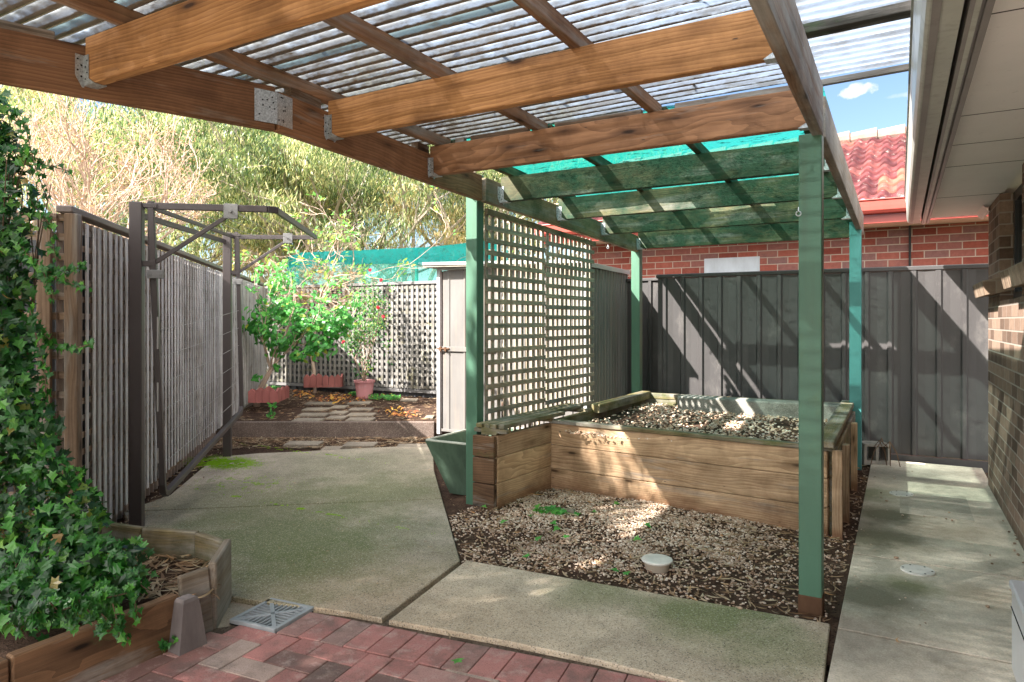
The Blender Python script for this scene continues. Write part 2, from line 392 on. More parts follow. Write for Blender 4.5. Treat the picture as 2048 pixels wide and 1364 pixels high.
Mflow = flat('red_petals', (.6, .03, .05))
Mlitter = leafmat('dry_leaves', [(0, (.16, .08, .04)), (.5, (.34, .22, .13)), (.85, (.5, .40, .28)), (1, (.52, .22, .06))], .1, .2)

def brickmat(name, c1, c2, c3, mortar, bw=.24, rh=.086, bias=0.0, zoff=0.0, wear=None):
    m = M(name, .85, .2); q = m.xyz(m.pos()); cx = m.n('ShaderNodeCombineXYZ')
    m.put(m.ma('ADD', q[0], q[1]), cx.inputs[0]); m.put(m.ma('ADD', q[2], zoff), cx.inputs[1])
    b = m.n('ShaderNodeTexBrick'); m.put(cx.outputs[0], b.inputs['Vector']); b.inputs['Scale'].default_value = 1
    b.inputs['Brick Width'].default_value = bw; b.inputs['Row Height'].default_value = rh; b.inputs['Mortar Size'].default_value = .006
    b.inputs['Mortar Smooth'].default_value = .25; b.inputs['Bias'].default_value = bias; b.offset = .5
    b.inputs['Color1'].default_value = (0, 0, 0, 1); b.inputs['Color2'].default_value = (1, 1, 1, 1); b.inputs['Mortar'].default_value = (.5, .5, .5, 1)
    col = m.ramp(b.outputs['Color'], [(0, c1), (.5, c2), (1, c3)])
    nz = m.noise(m.pos(), 22, 5, .7); n2 = m.noise(m.pos(), 160, 3)
    col = m.mix(m.rng(nz, .35, .75, 0, .6), col, m.mix(1.0, col, (.5, .48, .46), 'MULTIPLY'))
    col = m.mix(m.rng(n2, .62, .75, 0, .45), col, tuple(x * .3 for x in c1))
    if wear: col = m.mix(m.rng(m.noise(m.pos(), 3, 5), .52, .7, 0, .6), col, wear)
    col = m.mix(b.outputs['Fac'], col, m.mix(nz, mortar, tuple(x * .7 for x in mortar)))
    m.col(col); m.bump(m.ma('ADD', m.ma('MULTIPLY', b.outputs['Fac'], -1.0), m.ma('MULTIPLY', nz, .35)), .7, .006); return m.m
Mbrickh = brickmat('brown_brick', (.12, .078, .056), (.225, .15, .11), (.32, .225, .165), (.36, .31, .26))
Mbrickn = brickmat('red_brick', (.22, .055, .04), (.36, .105, .075), (.24, .13, .12), (.50, .42, .35), wear=(.40, .15, .11))

def pavemat():
    m = M('red_paver', .82, .25); r = m.at('rnd'); p = m.pos()
    c = m.ramp(r, [(0, (.15, .095, .08)), (.22, (.34, .15, .13)), (.55, (.43, .19, .165)), (.72, (.27, .17, .145)), (.86, (.40, .22, .19)), (1, (.40, .33, .27))])
    n = m.noise(p, 6, 6, .7); c = m.mix(m.rng(n, .46, .68, 0, .68), c, (.115, .095, .08))
    n2 = m.noise(m.sc(p, (1, 1, 1), (5, 5, 0)), 11, 6, .75); c = m.mix(m.rng(n2, .52, .68, 0, .6), c, (.47, .36, .31))
    n3 = m.noise(p, 190, 3, .7); c = m.mix(m.rng(n3, .52, .72, 0, .6), c, (.07, .04, .035))
    m.col(c); m.bump(m.ma('ADD', n3, n2), .4, .004); return m.m
Mpave = pavemat()

def soilmat(name, a, b, s=1.0):
    m = M(name, .95, .1); p = m.pos(); n = m.noise(p, 9 * s, 7, .75); n2 = m.noise(p, 70 * s, 4, .7)
    c = m.mix(m.rng(n, .3, .7), a, b); c = m.mix(m.rng(n2, .5, .7), c, tuple(x * .35 for x in a))
    m.col(c); m.bump(m.ma('ADD', n, n2), .9, .02); return m.m
Msoil = soilmat('mulch_soil', (.04, .024, .016), (.11, .068, .048))
Mgrav = soilmat('gravel_soil', (.045, .027, .019), (.14, .088, .06))
Mgrass = soilmat('far_ground', (.08, .09, .03), (.2, .17, .09), .2)
Msand = soilmat('paver_sand', (.10, .075, .055), (.2, .155, .115))
def pebmat(name='pebble', k=1.0):
    m = M(name, .7, .3); r = m.at('rnd')
    c = m.ramp(r, [(0, (.16 * k, .09 * k, .05 * k)), (.25, (.40 * k, .27 * k, .18 * k)), (.65, (.58, .46, .35)), (1, (.74, .66, .56))])
    c = m.mix(m.rng(m.noise(m.pos(), 90, 3), .5, .75, 0, .5), c, (.18, .11, .07))
    c = m.mix(m.rng(m.noise(m.pos(), 2.2, 4), .5, .7, 0, .55 if k == 1 else .1), c, (.16, .10, .065)); m.col(c); return m.m
Mpeb = pebmat()

def sheetmat():
    m = M('corrugated_polycarbonate', .25, .5); g = m.xyz(m.at('gc'))       # gc = (X, Y, height within the wave)
    p = m.pos(); X = g[0]
    left = m.rng(X, -2.4, -.6, 1, 0)
    n = m.noise(m.sc(p, (1.6, 9, 1)), 1.6, 7, .72); n2 = m.noise(m.sc(p, (22, 40, 1)), 1.0, 5, .7)
    val = m.rng(g[2], -.98, -.15, 1, 0)                                      # bottom of each corrugation holds the dirt
    d = m.ma('ADD', m.ma('MULTIPLY', val, .46), m.ma('ADD', m.ma('MULTIPLY', n, .6), m.ma('MULTIPLY', n2, .62)))
    d = m.ma('ADD', d, m.ma('MULTIPLY', left, .25)); d = m.ma('SUBTRACT', d, m.rng(X, -.45, -.3, 0, .30))
    dirt = m.rng(d, .76, 1.02)
    film = m.rng(m.ma('ADD', m.noise(m.sc(p, (3, 9, 1), (3, 0, 0)), 1.5, 7, .7), m.ma('MULTIPLY', left, .18)), .42, .66, .0, .85)
    tr = m.n('ShaderNodeBsdfTranslucent'); m.put(m.mix(film, (.44, .52, .64), (.32, .30, .26)), tr.inputs[0])
    tp = m.n('ShaderNodeBsdfTransparent'); tp.inputs[0].default_value = (.90, .96, 1.0, 1)
    gl = m.n('ShaderNodeBsdfGlossy'); gl.inputs['Roughness'].default_value = .2; gl.inputs[0].default_value = (.8, .85, .9, 1)
    lap = m.ma('MAXIMUM', m.rng(m.ma('ABSOLUTE', m.ma('SUBTRACT', g[1], 2.28)), .035, .05, 1, 0), m.rng(m.ma('ABSOLUTE', m.ma('SUBTRACT', g[1], 1.52)), .035, .05, 1, 0))
    m.put(m.mix(lap, m.mix(film, (.30, .37, .45), (.15, .145, .125)), (.08, .11, .11)), tr.inputs[0])
    a = m.n('ShaderNodeMixShader'); a.inputs[0].default_value = .07; m.t.links.new(tr.outputs[0], a.inputs[1]); m.t.links.new(tp.outputs[0], a.inputs[2])
    b = m.n('ShaderNodeMixShader'); b.inputs[0].default_value = .08; m.t.links.new(a.outputs[0], b.inputs[1]); m.t.links.new(gl.outputs[0], b.inputs[2])
    m.col(m.mix(n2, (.05, .038, .028), (.22, .18, .14)))
    c = m.n('ShaderNodeMixShader'); m.put(dirt, c.inputs[0]); m.t.links.new(b.outputs[0], c.inputs[1]); m.t.links.new(m.b.outputs[0], c.inputs[2])
    m.t.links.new(c.outputs[0], m.out.inputs[0]); return m.m
Msheet = sheetmat()
def clothmat(name, tint, open_, dirt=.5):
    m = M(name, .8, .1); p = m.pos(); m.col(tint)
    tr = m.n('ShaderNodeBsdfTranslucent'); tr.inputs[0].default_value = (*tint, 1)
    tp = m.n('ShaderNodeBsdfTransparent'); tp.inputs[0].default_value = (.72, .95, .88, 1)
    a = m.n('ShaderNodeMixShader'); a.inputs[0].default_value = .35; m.t.links.new(tr.outputs[0], a.inputs[1]); m.t.links.new(m.b.outputs[0], a.inputs[2])
    w = m.rng(m.noise(m.sc(p, (60, 220, 60)), 1.0, 2), .35, .65, open_ - .12, open_ + .12)
    b = m.n('ShaderNodeMixShader'); m.put(w, b.inputs[0]); m.t.links.new(a.outputs[0], b.inputs[1]); m.t.links.new(tp.outputs[0], b.inputs[2])
    dk = m.n('ShaderNodeBsdfDiffuse'); dk.inputs[0].default_value = (.012, .03, .022, 1)
    c = m.n('ShaderNodeMixShader'); m.put(m.rng(m.noise(m.sc(p, (9, 22, 12)), 1.0, 7, .78), .55, .60, 0, dirt), c.inputs[0])
    m.t.links.new(b.outputs[0], c.inputs[1]); m.t.links.new(dk.outputs[0], c.inputs[2]); m.t.links.new(c.outputs[0], m.out.inputs[0]); return m.m
Mcloth = clothmat('teal_shade_cloth', (.003, .20, .165), .17, .85)
Mclothb = clothmat('teal_shade_cloth_band', (.005, .20, .185), .08, .45)
Mclotht = clothmat('teal_shade_cloth_thin', (.04, .34, .28), .5, .4)

# ---------------------------------------------------------------- ground
def sheet(name, poly, z, mat, th=.05, ch=0.0, label=None):
    b = MB(); b.prism([(p[0], p[1]) for p in poly], z - th, z, ch)
    return b.build(name, mat, kind='structure')
g = MB(); g.add([V(-220, -220, -.09), V(220, -220, -.09), V(220, 260, -.09), V(-220, 260, -.09)], [(0, 1, 2, 3)]); g.build('ground', Mgrass, kind='structure')
sheet('patio_slab', [(-7, -9), (4, -9), (4, -1.2), (.6, -1.2), (.6, .55), (-5, .55), (-7, -3)], -.028, concrete('bounce_patio_concrete', (.55, .5, .42), dark=.2), .02)  # unseen pale slab behind the camera, added to bounce sunlight under the eave
sheet('soil', [(-11, -1.5), (3, -1.5), (3, 8.2), (-11, 8.2)], -.052, Msoil, .03)

Mslab = concrete('patio_concrete', (.50, .43, .33), green=[(560, 1080, 1.0, .9, (.13, .155, .06)), (760, 985, .8, .8, (.15, .17, .07)), (480, 1000, .8, .6, (.12, .14, .05)), (700, 930, 1.0, .55, (.13, .15, .075)), (640, 1130, .5, .5, (.13, .15, .05))], tan=[(700, 1180, .7, .5), (610, 1145, .12, .5)])
Mslab2 = concrete('front_slab_concrete', (.70, .58, .43), green=[(1420, 1235, .34, .85, (.17, .20, .075)), (1190, 1180, .28, .6, (.18, .21, .085)), (1560, 1290, .26, .6, (.16, .19, .08)), (1500, 1225, .2, .7, (.17, .2, .08))], tan=[(900, 1250, .5, .3)])
Mpath = concrete('path_concrete', (.86, .75, .60), green=[(1735, 985, .28, .6, (.10, .16, .05)), (1775, 1030, .30, .95, (.17, .155, .10)), (1740, 1075, .34, .95, (.17, .16, .10)), (1800, 1075, .25, .6, (.19, .17, .11)), (1810, 1170, .18, .85, (.18, .19, .08)), (1735, 1190, .30, .95, (.19, .175, .12)), (1790, 1215, .16, .5, (.19, .17, .11)), (1780, 945, .4, .55, (.17, .15, .12)), (1700, 1300, .22, .35, (.2, .18, .14))],
                 tan=[(1900, 1060, .3, .3), (1960, 1190, .2, .3)], dark=.3, speck=.2)
def pw(*pts): return [ground_at(*p) for p in pts]
kA, kB = cam2w(-3.55, 8.19), cam2w(-.93, 8.19)
j0, j1 = ground_at(250, 1022), ground_at(884, 996)
slab_back = [j1, ground_at(868, 940), ground_at(865, 894)] + pw((790, 893), (700, 897), (600, 903), (520, 906), (430, 914)) + pw((340, 990),) + [j0]
sheet('patio_slab', slab_back, 0, Mslab, .05, .006)
gap = (j1 - j0).cross(V(0, 0, 1)).normalized() * .02
sheet('patio_slab', [j0 + gap, *pw((268, 1064), (330, 1110), (452, 1150), (452, 1190), (540, 1205), (620, 1213), (700, 1224), (764, 1236), (920, 1120)), j1 + gap], 0, Mslab, .05, .006)
sheet('patio_slab', pw((932, 1120), (778, 1239), (1000, 1279), (1200, 1320), (1385, 1366), (1640, 1420), (1660, 1247)), 0, Mslab2, .05, .006)
for (a, b) in ((.9, 3.318), (3.335, 4.438), (4.458, 7.62)):
    sheet('path', [(-.238, a), (.66, a), (.66, b), (-.238, b)], -.002, Mpath, .05, .005)
# cut-out patch in the path around the drain cap
sheet('path_patch', [(.0, 5.55), (.44, 5.55), (.44, 6.28), (.0, 6.28)], .002, concrete('path_patch_concrete', (.64, .57, .46), dark=.25, speck=.2), .01)
# mortar and sand under the bricks
sheet('mortar_apron', [(-3.3, 1.0), (-2.0, 1.0), (-2.0, 2.42), *[tuple(p[:2]) for p in pw((620, 1213), (452, 1186), (452, 1110))], (-3.3, 2.6)], -.028, concrete('apron_concrete', (.52, .42, .31), speck=.6, dark=.3), .02)
sheet('paving_sand', [(-3.2, .6), (-.25, .6), (-.25, 2.75), (-2.3, 2.45), (-2.75, 1.9)], -.024, Msand, .02)
# raised garden soil at the back
sheet('garden_soil', [kA, kB, (-3.9, 8.9), (-10.2, 8.9), (-9.2, 8.1)], .135, Msoil, .16)

# ---- brick paving
def clip(poly, a, b, c):       # keep a*x + b*y <= c
    out = []
    for i in range(len(poly)):
        p, q = poly[i], poly[(i + 1) % len(poly)]; dp = a * p[0] + b * p[1] - c; dq = a * q[0] + b * q[1] - c
        if dp <= 0: out.append(p)
        if dp * dq < 0:
            t = dp / (dp - dq); out.append((p[0] + (q[0] - p[0]) * t, p[1] + (q[1] - p[1]) * t))
    return out
def area(p): return abs(sum(p[i][0] * p[(i + 1) % len(p)][1] - p[(i + 1) % len(p)][0] * p[i][1] for i in range(len(p)))) / 2
e0, e1 = ground_at(628, 1224, -.012), ground_at(1385, 1373, -.012)
ed = (e1 - e0).normalized(); en = V(-ed.y, ed.x, 0)
if en.y > 0: en = -en                       # points towards the camera
pave = MB(); BL, BW, GP = .228, .112, .004
def paver(poly, r=None):
    for (a, b, c) in CL:
        if len(poly) < 3: return
        poly = clip(poly, a, b, c)
    if len(poly) < 3 or area(poly) < .0012: return
    pave.prism(poly, -.06, -.012 + U(-.0015, .0015), .004, r)
fb0, fb1 = ground_at(0, 1437), ground_at(352, 1284)      # foot of the front planter board
fd = (fb1 - fb0).normalized(); fn = V(fd.y, -fd.x, 0)
if fn.dot(V(1, 0, 0)) < 0: fn = -fn
pc = V(-2.505, 2.185, 0)
CL = [(-fn.x, -fn.y, -fn.dot(fb0) - .012)]
n = int((e1 - e0).length / (BW + GP)) + 2
x = -.02
while x < (e1 - e0).length + .3:            # soldier course along the slab
    o = e0 + ed * x; q = [o, o + ed * BW, o + ed * BW + en * BL, o + en * BL]
    paver([(p.x, p.y) for p in q], U(.3, .75)); x += BW + GP
lim = en.dot(e0) + BL + GP                  # inner field
CL.append((-en.x, -en.y, -lim)); CL.append((1, 0, -.27))
ga = radians(6); gx = V(cos(ga), sin(ga), 0); gy = V(-sin(ga), cos(ga), 0); s_ = BW + GP
dr = [ground_at(*p, -.012) for p in ((465, 1245), (545, 1200), (620, 1218), (550, 1262))]
dcg = sum(dr, V(0, 0, 0)) / 4; gxg = ((dr[3] - dr[0]) + (dr[2] - dr[1])).normalized(); gyg = V(-gxg.y, gxg.x, 0)
for i in range(-32, 22):
    for j in range(-32, 22):
        # 90 degree herringbone on a unit grid
        k = (i - j) % 4
        if k == 0: w_, h_ = 2, 1
        elif k == 2: w_, h_ = 1, 2
        else: continue
        ii, jj = (i, j) if k == 0 else (i, j - 1)
        if k == 2: ii, jj = i + 1 - 1, j - 1
        o = V(-1.6, 1.6, 0) + gx * ii * s_ + gy * jj * s_
        a = o; b = o + gx * (w_ * s_ - GP); c = b + gy * (h_ * s_ - GP); d = o + gy * (h_ * s_ - GP); m_ = (a + c) / 2
        if m_.y < .6 or m_.x < -3.4 or m_.x > 0: continue
        if m_.y > 2.27 and m_.x < -2.32: continue
        u_, v_ = gxg.dot(m_ - dcg), gyg.dot(m_ - dcg); CL_ = CL
        if (m_ - dcg).length < .34:
            if u_ < -.15 and v_ > -.1: continue
            if abs(u_) > abs(v_): CL = CL + [(-gxg.x * (1 if u_ > 0 else -1), -gxg.y * (1 if u_ > 0 else -1), -(gxg.dot(dcg) * (1 if u_ > 0 else -1) + .136))]
            else: CL = CL + [(-gyg.x * (1 if v_ > 0 else -1), -gyg.y * (1 if v_ > 0 else -1), -(gyg.dot(dcg) * (1 if v_ > 0 else -1) + .136))]
        paver([(p.x, p.y) for p in (a, b, c, d)]); CL = CL_
for (a, b) in (((2.0, -.01), (0, 0)),):
    pass
x = 0                                       # short row that runs on left of the soldier course, beside the grate
CL_ = CL; CL = CL_[:1]
for k in range(9):
    o = e0 - ed * (.02) - ed * (k + 1) * (BW + GP); m_ = o + ed * BW / 2; near = abs(ed.dot(pc - m_)) < .185
    s0 = max(0, en.dot(pc - e0) + .145) if near else (0 if k < 1 else .03)
    if BL - s0 > .03: paver([(p.x, p.y) for p in (o + en * s0, o + ed * BW + en * s0, o + ed * BW + en * BL, o + en * BL)], U(.1, .8))
CL = CL_
pave.build('brick_paving', Mpave, kind='structure')

# ---------------------------------------------------------------- pergola
PG = thing('pergola', (-1.5, 4.0, 0), 'timber pergola on green painted posts under dirty corrugated clear sheet and teal cloth', 'pergola')
def post(x, y, z0, z1, mat, w=.10, rusty=False):
    b = MB(); b.bx(x - w / 2, x + w / 2, y - w / 2, y + w / 2, z0, z1, .004); o = b.build('post', mat, PG); return o
p1 = post(-.365, 3.515, -.05, 2.23, Mgreen); p1['label'] = 'nearest green post with rusty foot'
b = MB(); b.bx(-.418, -.312, 3.462, 3.568, -.05, .065, .003); b.build('rusty_foot', Mrust, p1)
p2 = post(-.36, 7.15, -.05, 2.28, Mgreen2); p2['label'] = 'teal post at the path end'
p3 = post(-2.80, 4.36, -.05, 2.46, Mgreen)
b = MB()
for dz in (-.03, -.13):
    for dx, dy, ax in ((.015, -.05, V(0, -1, 0)), (.05, .012, V(1, 0, 0))):
        b = MB(); c = V(-2.80 + dx, 4.36 + dy, 2.44 + dz - .03); b.tube([c, c + ax * .012, c + ax * .0125, c + ax * .03], [.011, .011, .005, .005], 6); b.build('bolt', Mhole, p3)
p4 = post(-2.60, 7.45, -.05, 2.22, Mgreen)
# long side beams
BH = .195
def beam(p0, p1, w, h, mat, name='beam', label=None):
    b = MB(); b.board(p0, p1, w, h, ch=.004); o = b.build(name, mat, PG)
    if label: o['label'] = label
    return o
zb = 2.255
beam((-3.36, .28, zb + .10), (-2.58, 2.255, zb + .10), .045, .205, W_beam)
beam((-2.578, 2.262, zb + .092), (-2.72, 4.30, zb + .088), .045, .187, W_beam)
beam((-2.70, 4.32, zb + .078), (-2.585, 7.42, 2.135 + .09), .045, .180, W_beamg)
beam((-.335, -1.2, 2.215 + .12), (-.335, 3.50, 2.215 + .12), .046, .235, wood('pine_side_beam', (.11, .06, .035), (.34, .22, .135), grey=.62))
beam((-.333, 3.60, 2.222 + .115), (-.333, 7.55, 2.20 + .10), .046, .20, wood('pine_side_beam_far', (.11, .07, .045), (.36, .28, .2), grey=.75))
# splice plate on the left beam
b = MB()
d1 = V(.78, 1.975, 0).normalized(); d2 = V(-.142, 2.038, 0).normalized(); c0 = V(-2.578 + .026, 2.255 - .004, zb + .10)
b.board(c0 - d1 * .105, c0, .002, .15); b.board(c0 + V(0, .001, 0), c0 + d2 * .10, .002, .15)
nf_ = len(b.f)
for k in range(16):
    t = U(-.09, -.01) if k % 2 else U(.01, .085); dd = d1 if t < 0 else d2
    c = c0 + dd * t + V(.0012, -.0004, U(-.06, .06)); b.tube([c, c + V(.003, -.001, 0)], .0035, 6)
b.build('splice_plate', Mgalv, PG, mat2=Mhole, nf=nf_)
# joists and their hangers
def lx(y):                                  # X of the left beam's inner face at Y
    if y < 2.26: return -2.555 - (2.26 - y) * (.78 / 1.975) + .003
    return -2.555 - (y - 2.26) * .07 if y < 4.3 else -2.675 + (y - 4.3) * .037
JO = [(1.55, 2.295, W_new), (2.625, 2.302, W_new), (3.60, 2.293, W_beam), (4.53, 2.266, W_green), (5.48, 2.25, W_green), (6.42, 2.222, W_green), (7.38, 2.165, W_green)]
JO.insert(0, (.45, 2.295, W_new)); JO.insert(0, (-.65, 2.295, W_new))
for (y, z, mt) in JO:
    xl = lx(y) if y > 0.2 else lx(.3)
    b = MB(); b.board((xl + .004, y, z + .095), (-.362, y, z + .095), .045, .19, ch=.004); j = b.build('joist', mt, PG)
    for (xx, sg) in ((xl, 1), (-.358, -1)):
        b = MB()
        for sy in (-1, 1):
            # cheek on the joist, flange on the beam
            x_ = xx + sg * .003; yy_ = y + sy * .0245
            pts = [(0, .115), (.032, .115), (.032, .02), (.07, -.003), (0, -.003)]
            vs = [V(x_ + sg * a, yy_, z + c) for a, c in pts] + [V(x_ + sg * a, yy_ + sy * .0018, z + c) for a, c in pts]
            n = len(pts); b.add(vs, [tuple(range(n)), tuple(range(n, 2 * n))] + [(i, (i + 1) % n, n + (i + 1) % n, n + i) for i in range(n)])
            pts = [(0, .115), (.034, .115), (.034, .03), (.008, -.012), (0, -.012)]
            vs = [V(xx + sg * .001, yy_ + sy * a, z + c) for a, c in pts] + [V(xx + sg * .003, yy_ + sy * a, z + c) for a, c in pts]
            b.add(vs, [tuple(range(n)), tuple(range(n, 2 * n))] + [(i, (i + 1) % n, n + (i + 1) % n, n + i) for i in range(n)])
        b.bx(min(xx, xx + sg * .07), max(xx, xx + sg * .07), y - .026, y + .026, z - .005, z - .002, .0005)
        nf_ = len(b.f)
        for k in range(4):
            for sy in (-1, 1):
                c = V(xx + sg * .0032, y + sy * (.036 + (k % 2) * .014), z + .03 + k * .022); b.tube([c, c + V(sg * .001, 0, 0)], .0042, 6)
                c = V(xx + sg * (.014 + (k % 2) * .012), y + sy * .0264, z + .02 + k * .024); b.tube([c, c + V(0, sy * .001, 0)], .0036, 6)
        b.build('joist_hanger', Mgalv, j, mat2=Mhole, nf=nf_)
ZP = 2.487
def rz(y): return ZP if y < 3.6 else ZP - (y - 3.6) * .032      # top of the joists
Wpur = wood('pine_purlin', (.13, .06, .03), (.42, .235, .125), grey=.35)
for x in (-2.60, -1.885, -1.175):
    y0 = 3.72
    b = MB(); b.board((x - (.0 if x > -2.5 else .0), -1.0, ZP + .036), (x, y0, ZP + .036), .045, .068, ch=.003); b.build('purlin', Wpur, PG)
    b = MB(); b.board((x + .02, 3.73, rz(3.7) + .034), (x + .02, 7.55, rz(7.5) + .034), .045, .066, ch=.003); b.build('purlin', W_green, PG)
b = MB(); b.board((-.47, 3.73, rz(3.7) + .034), (-.47, 7.55, rz(7.5) + .034), .045, .06); b.build('purlin', W_green, PG)
# blocking over the beam and along the sheet end
Wblk = wood('pine_blocking', (.06, .04, .025), (.26, .15, .08), grey=.4)
for (a, c) in ((-2.52, -2.45), (-2.40, -1.98), (-1.80, -1.26), (-1.07, -.42)):
    b = MB(); b.board((a, 3.70, ZP + .028), (c, 3.70, ZP + .028), .035, .055); b.build('blocking', Wblk, PG)
for (a, c) in ((.3, 1.45), (1.62, 1.70), (2.35, 2.56), (3.45, 3.58)):
    b = MB(); b.board((lx(a) - .03, a, ZP - .03), (lx(c) - .03, c, ZP - .03), .05, .06); b.build('blocking', Wblk, PG)
# short battens that carry the sheet across to the house gutter
b = MB(); b.board((-.36, 3.02, 2.535), (.05, 3.02, 2.545), .07, .04); b.build('batten', wood('old_batten', (.03, .03, .022), (.12, .11, .08), grey=.4, green=.4), PG)
b = MB(); b.board((-.36, 3.71, 2.535), (.05, 3.71, 2.545), .03, .028); b.build('batten', wood('old_batten_end', (.06, .055, .04), (.22, .2, .17), grey=.7), PG)
# corrugated sheet
def corr(x0, x1, y0, y1, z, pitch=.076, amp=.0095, sag=0.0):
    b = MB(); n = int((y1 - y0) / pitch * 10); xs = [x0 + (x1 - x0) * i / 12 for i in range(13)]
    vs = []; gs = []
    for i in range(n + 1):
        y = y0 + (y1 - y0) * i / n; c = cos(2 * pi * y / pitch)
        for x in xs:
            w = mnoise.noise(V(x * .9, y * .7, 3)) * .012
            vs.append(V(x, y, z + amp * c + w + (x + 1.5) * .012)); gs.append(V(x, y, c))
    m = len(xs); fs = [(i * m + j, i * m + j + 1, (i + 1) * m + j + 1, (i + 1) * m + j) for i in range(n) for j in range(m - 1)]
    b.add(vs, fs, gs); return b
corr(-3.3, .052, -1.0, 3.76, ZP + .088).build('roof_sheet', Msheet, PG, smooth=True)
# leaves, bark and twigs lying on the sheet
b = MB()
for k in range(130):
    x, y = U(-2.6, -.35), U(1.2, 3.7); a = U(-.7, .7) + (pi / 2 if R_() < .12 else 0); L = U(.05, .2); z = ZP + .104
    p = V(x, y, z); dv = V(cos(a), sin(a), 0); q = V(-dv.y, dv.x, 0); w = U(.004, .011); cv = U(-.03, .03)
    b.add([p - dv * L / 2, p + q * (w + cv), p + dv * L / 2, p + q * (cv - w)], [(0, 1, 2, 3)])
b.build('roof_debris', flat('debris', (.06, .045, .035)), kind='stuff')
# teal cloth over the far bays
b = MB(); vs = []; nx, ny = 20, 30
for i in range(ny + 1):
    for j in range(nx + 1):
        x = -2.60 + 2.26 * j / nx; y = 3.74 + 3.85 * i / ny
        vs.append(V(x, y, rz(y) + .078 - .018 * abs(sin(pi * (x + 2.6) / .71)) + .006 * mnoise.noise(V(x * 3, y * 3, 0))))
b.add(vs, [(i * (nx + 1) + j, i * (nx + 1) + j + 1, (i + 1) * (nx + 1) + j + 1, (i + 1) * (nx + 1) + j) for i in range(ny) for j in range(nx) if not ((i == 11 and 2 <= j <= 8) or (i == 20 and 9 <= j <= 13))])
b.build('shade_cloth', Mcloth, PG, smooth=True)
# eye hooks
for (x, y, z) in ((-2.775, 3.95, 2.235), (-2.62, 6.62, 2.125), (-.415, 3.47, 1.87)):
    b = MB(); pts = [V(x + .011 * sin(t), y - .004, z + .0 - .011 * (1 - cos(t))) for t in [2 * pi * i / 12 for i in range(12)]]
    b.tube([V(x, y, z + .02)] + pts, .003, 6); b.build('eye_hook', Mgalv, PG)

# ---------------------------------------------------------------- trellis beside the planter
def lattice(mbh, mbv, o, d, n, length, z0, z1, ph, pv, wh, wv, t=.009, jit=.002, seams=()):
    """o origin, d unit direction, n unit normal towards the front; horizontals sit on the front (n) side"""
    z = z0 + wh / 2
    segs = [0] + list(seams) + [length]
    while z < z1 - wh * .4:
        for a, c in zip(segs[:-1], segs[1:]):
            p = o + d * (a + .002) + n * (t * .55 + U(0, .0012)); q = o + d * (c - .002) + n * (t * .55 + U(0, .0012)); dz = U(-jit, jit) * 2
            off = .022 if a else 0
            mbh.board((p.x, p.y, z + dz - off), (q.x, q.y, z + dz - off + U(-jit, jit)), t, wh, ch=.001)
        z += ph
    s = wv / 2
    while s < length:
        p = o + d * s - n * (t * .55)
        mbv.board((p.x, p.y, z0), (p.x + U(-jit, jit), p.y + U(-jit, jit), z1), t, wv, up=n.cross(V(0, 0, 1)), ch=.001); s += pv
TR = thing('trellis_panel', (-2.73, 5.4, .55), 'weathered timber lattice trellis screen standing on the planter bench beside the green post', 'trellis')
bh, bv = MB(), MB()
lattice(bh, bv, V(-2.745, 4.42, 0), V(.04, 1, 0).normalized(), V(1, 0, 0), 1.93, .55, 2.17, .0935, .088, .038, .043, .010, seams=(.93,))
bh.build('cross_slats', W_latt2, TR); bv.build('upright_slats', W_latt2, TR)
b = MB(); b.board((-2.74, 4.42, 2.19), (-2.66, 6.36, 2.125), .03, .045); b.build('top_rail', W_beamg, TR)
b = MB(); b.board((-2.80, 4.41, .02), (-2.80, 4.41, 2.2), .012, .05, up=V(1, 0, 0)); b.build('edge_strip', W_latt2, TR)
b = MB(); b.board((-2.775, 5.35, .55), (-2.735, 5.35, 2.17), .02, .035, up=V(0, 1, 0)); b.build('centre_stile', W_latt2, TR)
b = MB(); bv = MB()
lattice(b, bv, V(-2.79, 4.42, 0), V(0, 1, 0), V(1, 0, 0), 1.0, .02, .54, .0935, .088, .036, .036)
b.build('cross_slats', W_latt2, TR); bv.build('upright_slats', W_latt2, TR)

# ---------------------------------------------------------------- raised planter
PL = thing('raised_planter', (-1.45, 6.0, 0), 'large raised garden bed of new pine sleepers filled with gravel behind the green post', 'planter')
ZT = .555
zs = [(-.06, .148), (.152, .338), (.342, .515)]
FL, FR = V(-2.49, 5.06, 0), V(-.40, 4.84, 0)
for k, (a, c) in enumerate(zs):
    b = MB(); b.board((FL.x + .0, FL.y, (a + c) / 2), (FR.x - .002 * k, FR.y, (a + c) / 2), .05, c - a, ch=.004); b.build('front_board', W_sleep, PL)
b = MB(); b.board((FL.x - .01, FL.y - .008, .532), (FR.x + .05, FR.y - .008, .532), .07, .03, ch=.004); b.build('front_cap', W_sleepm, PL)
for k, (a, c) in enumerate(zs):
    b = MB(); b.board((-.375, 4.87, (a + c) / 2), (-.385, 7.22, (a + c) / 2), .05, c - a, ch=.004); b.build('side_board', W_sleepm, PL)
b = MB(); b.board((-.415, 4.72, ZT + .018), (-.43, 7.28, ZT + .018), .115, .045, ch=.006); b.build('side_cap', W_sleepm, PL)
for (x, y, w, h, z) in ((-.345, 4.80, .06, .045, .53), (-.325, 5.25, .045, .075, .5), (-.325, 6.25, .045, .075, .52)):
    b = MB(); b.board((x, y, -.05), (x, y, z), w, h, up=V(0, 1, 0), ch=.004); b.build('stake', W_sleep, PL)
for k, (a, c) in enumerate(zs):
    b = MB(); b.board((-2.40, 7.16, (a + c) / 2), (-.41, 7.16, (a + c) / 2), .05, c - a, ch=.004); b.build('back_board', W_sleepm, PL)
b = MB(); b.board((-2.42, 7.16, ZT - .005), (-.45, 7.16, ZT - .005), .06, .06, ch=.005); b.build('back_cap', W_sleepm, PL)
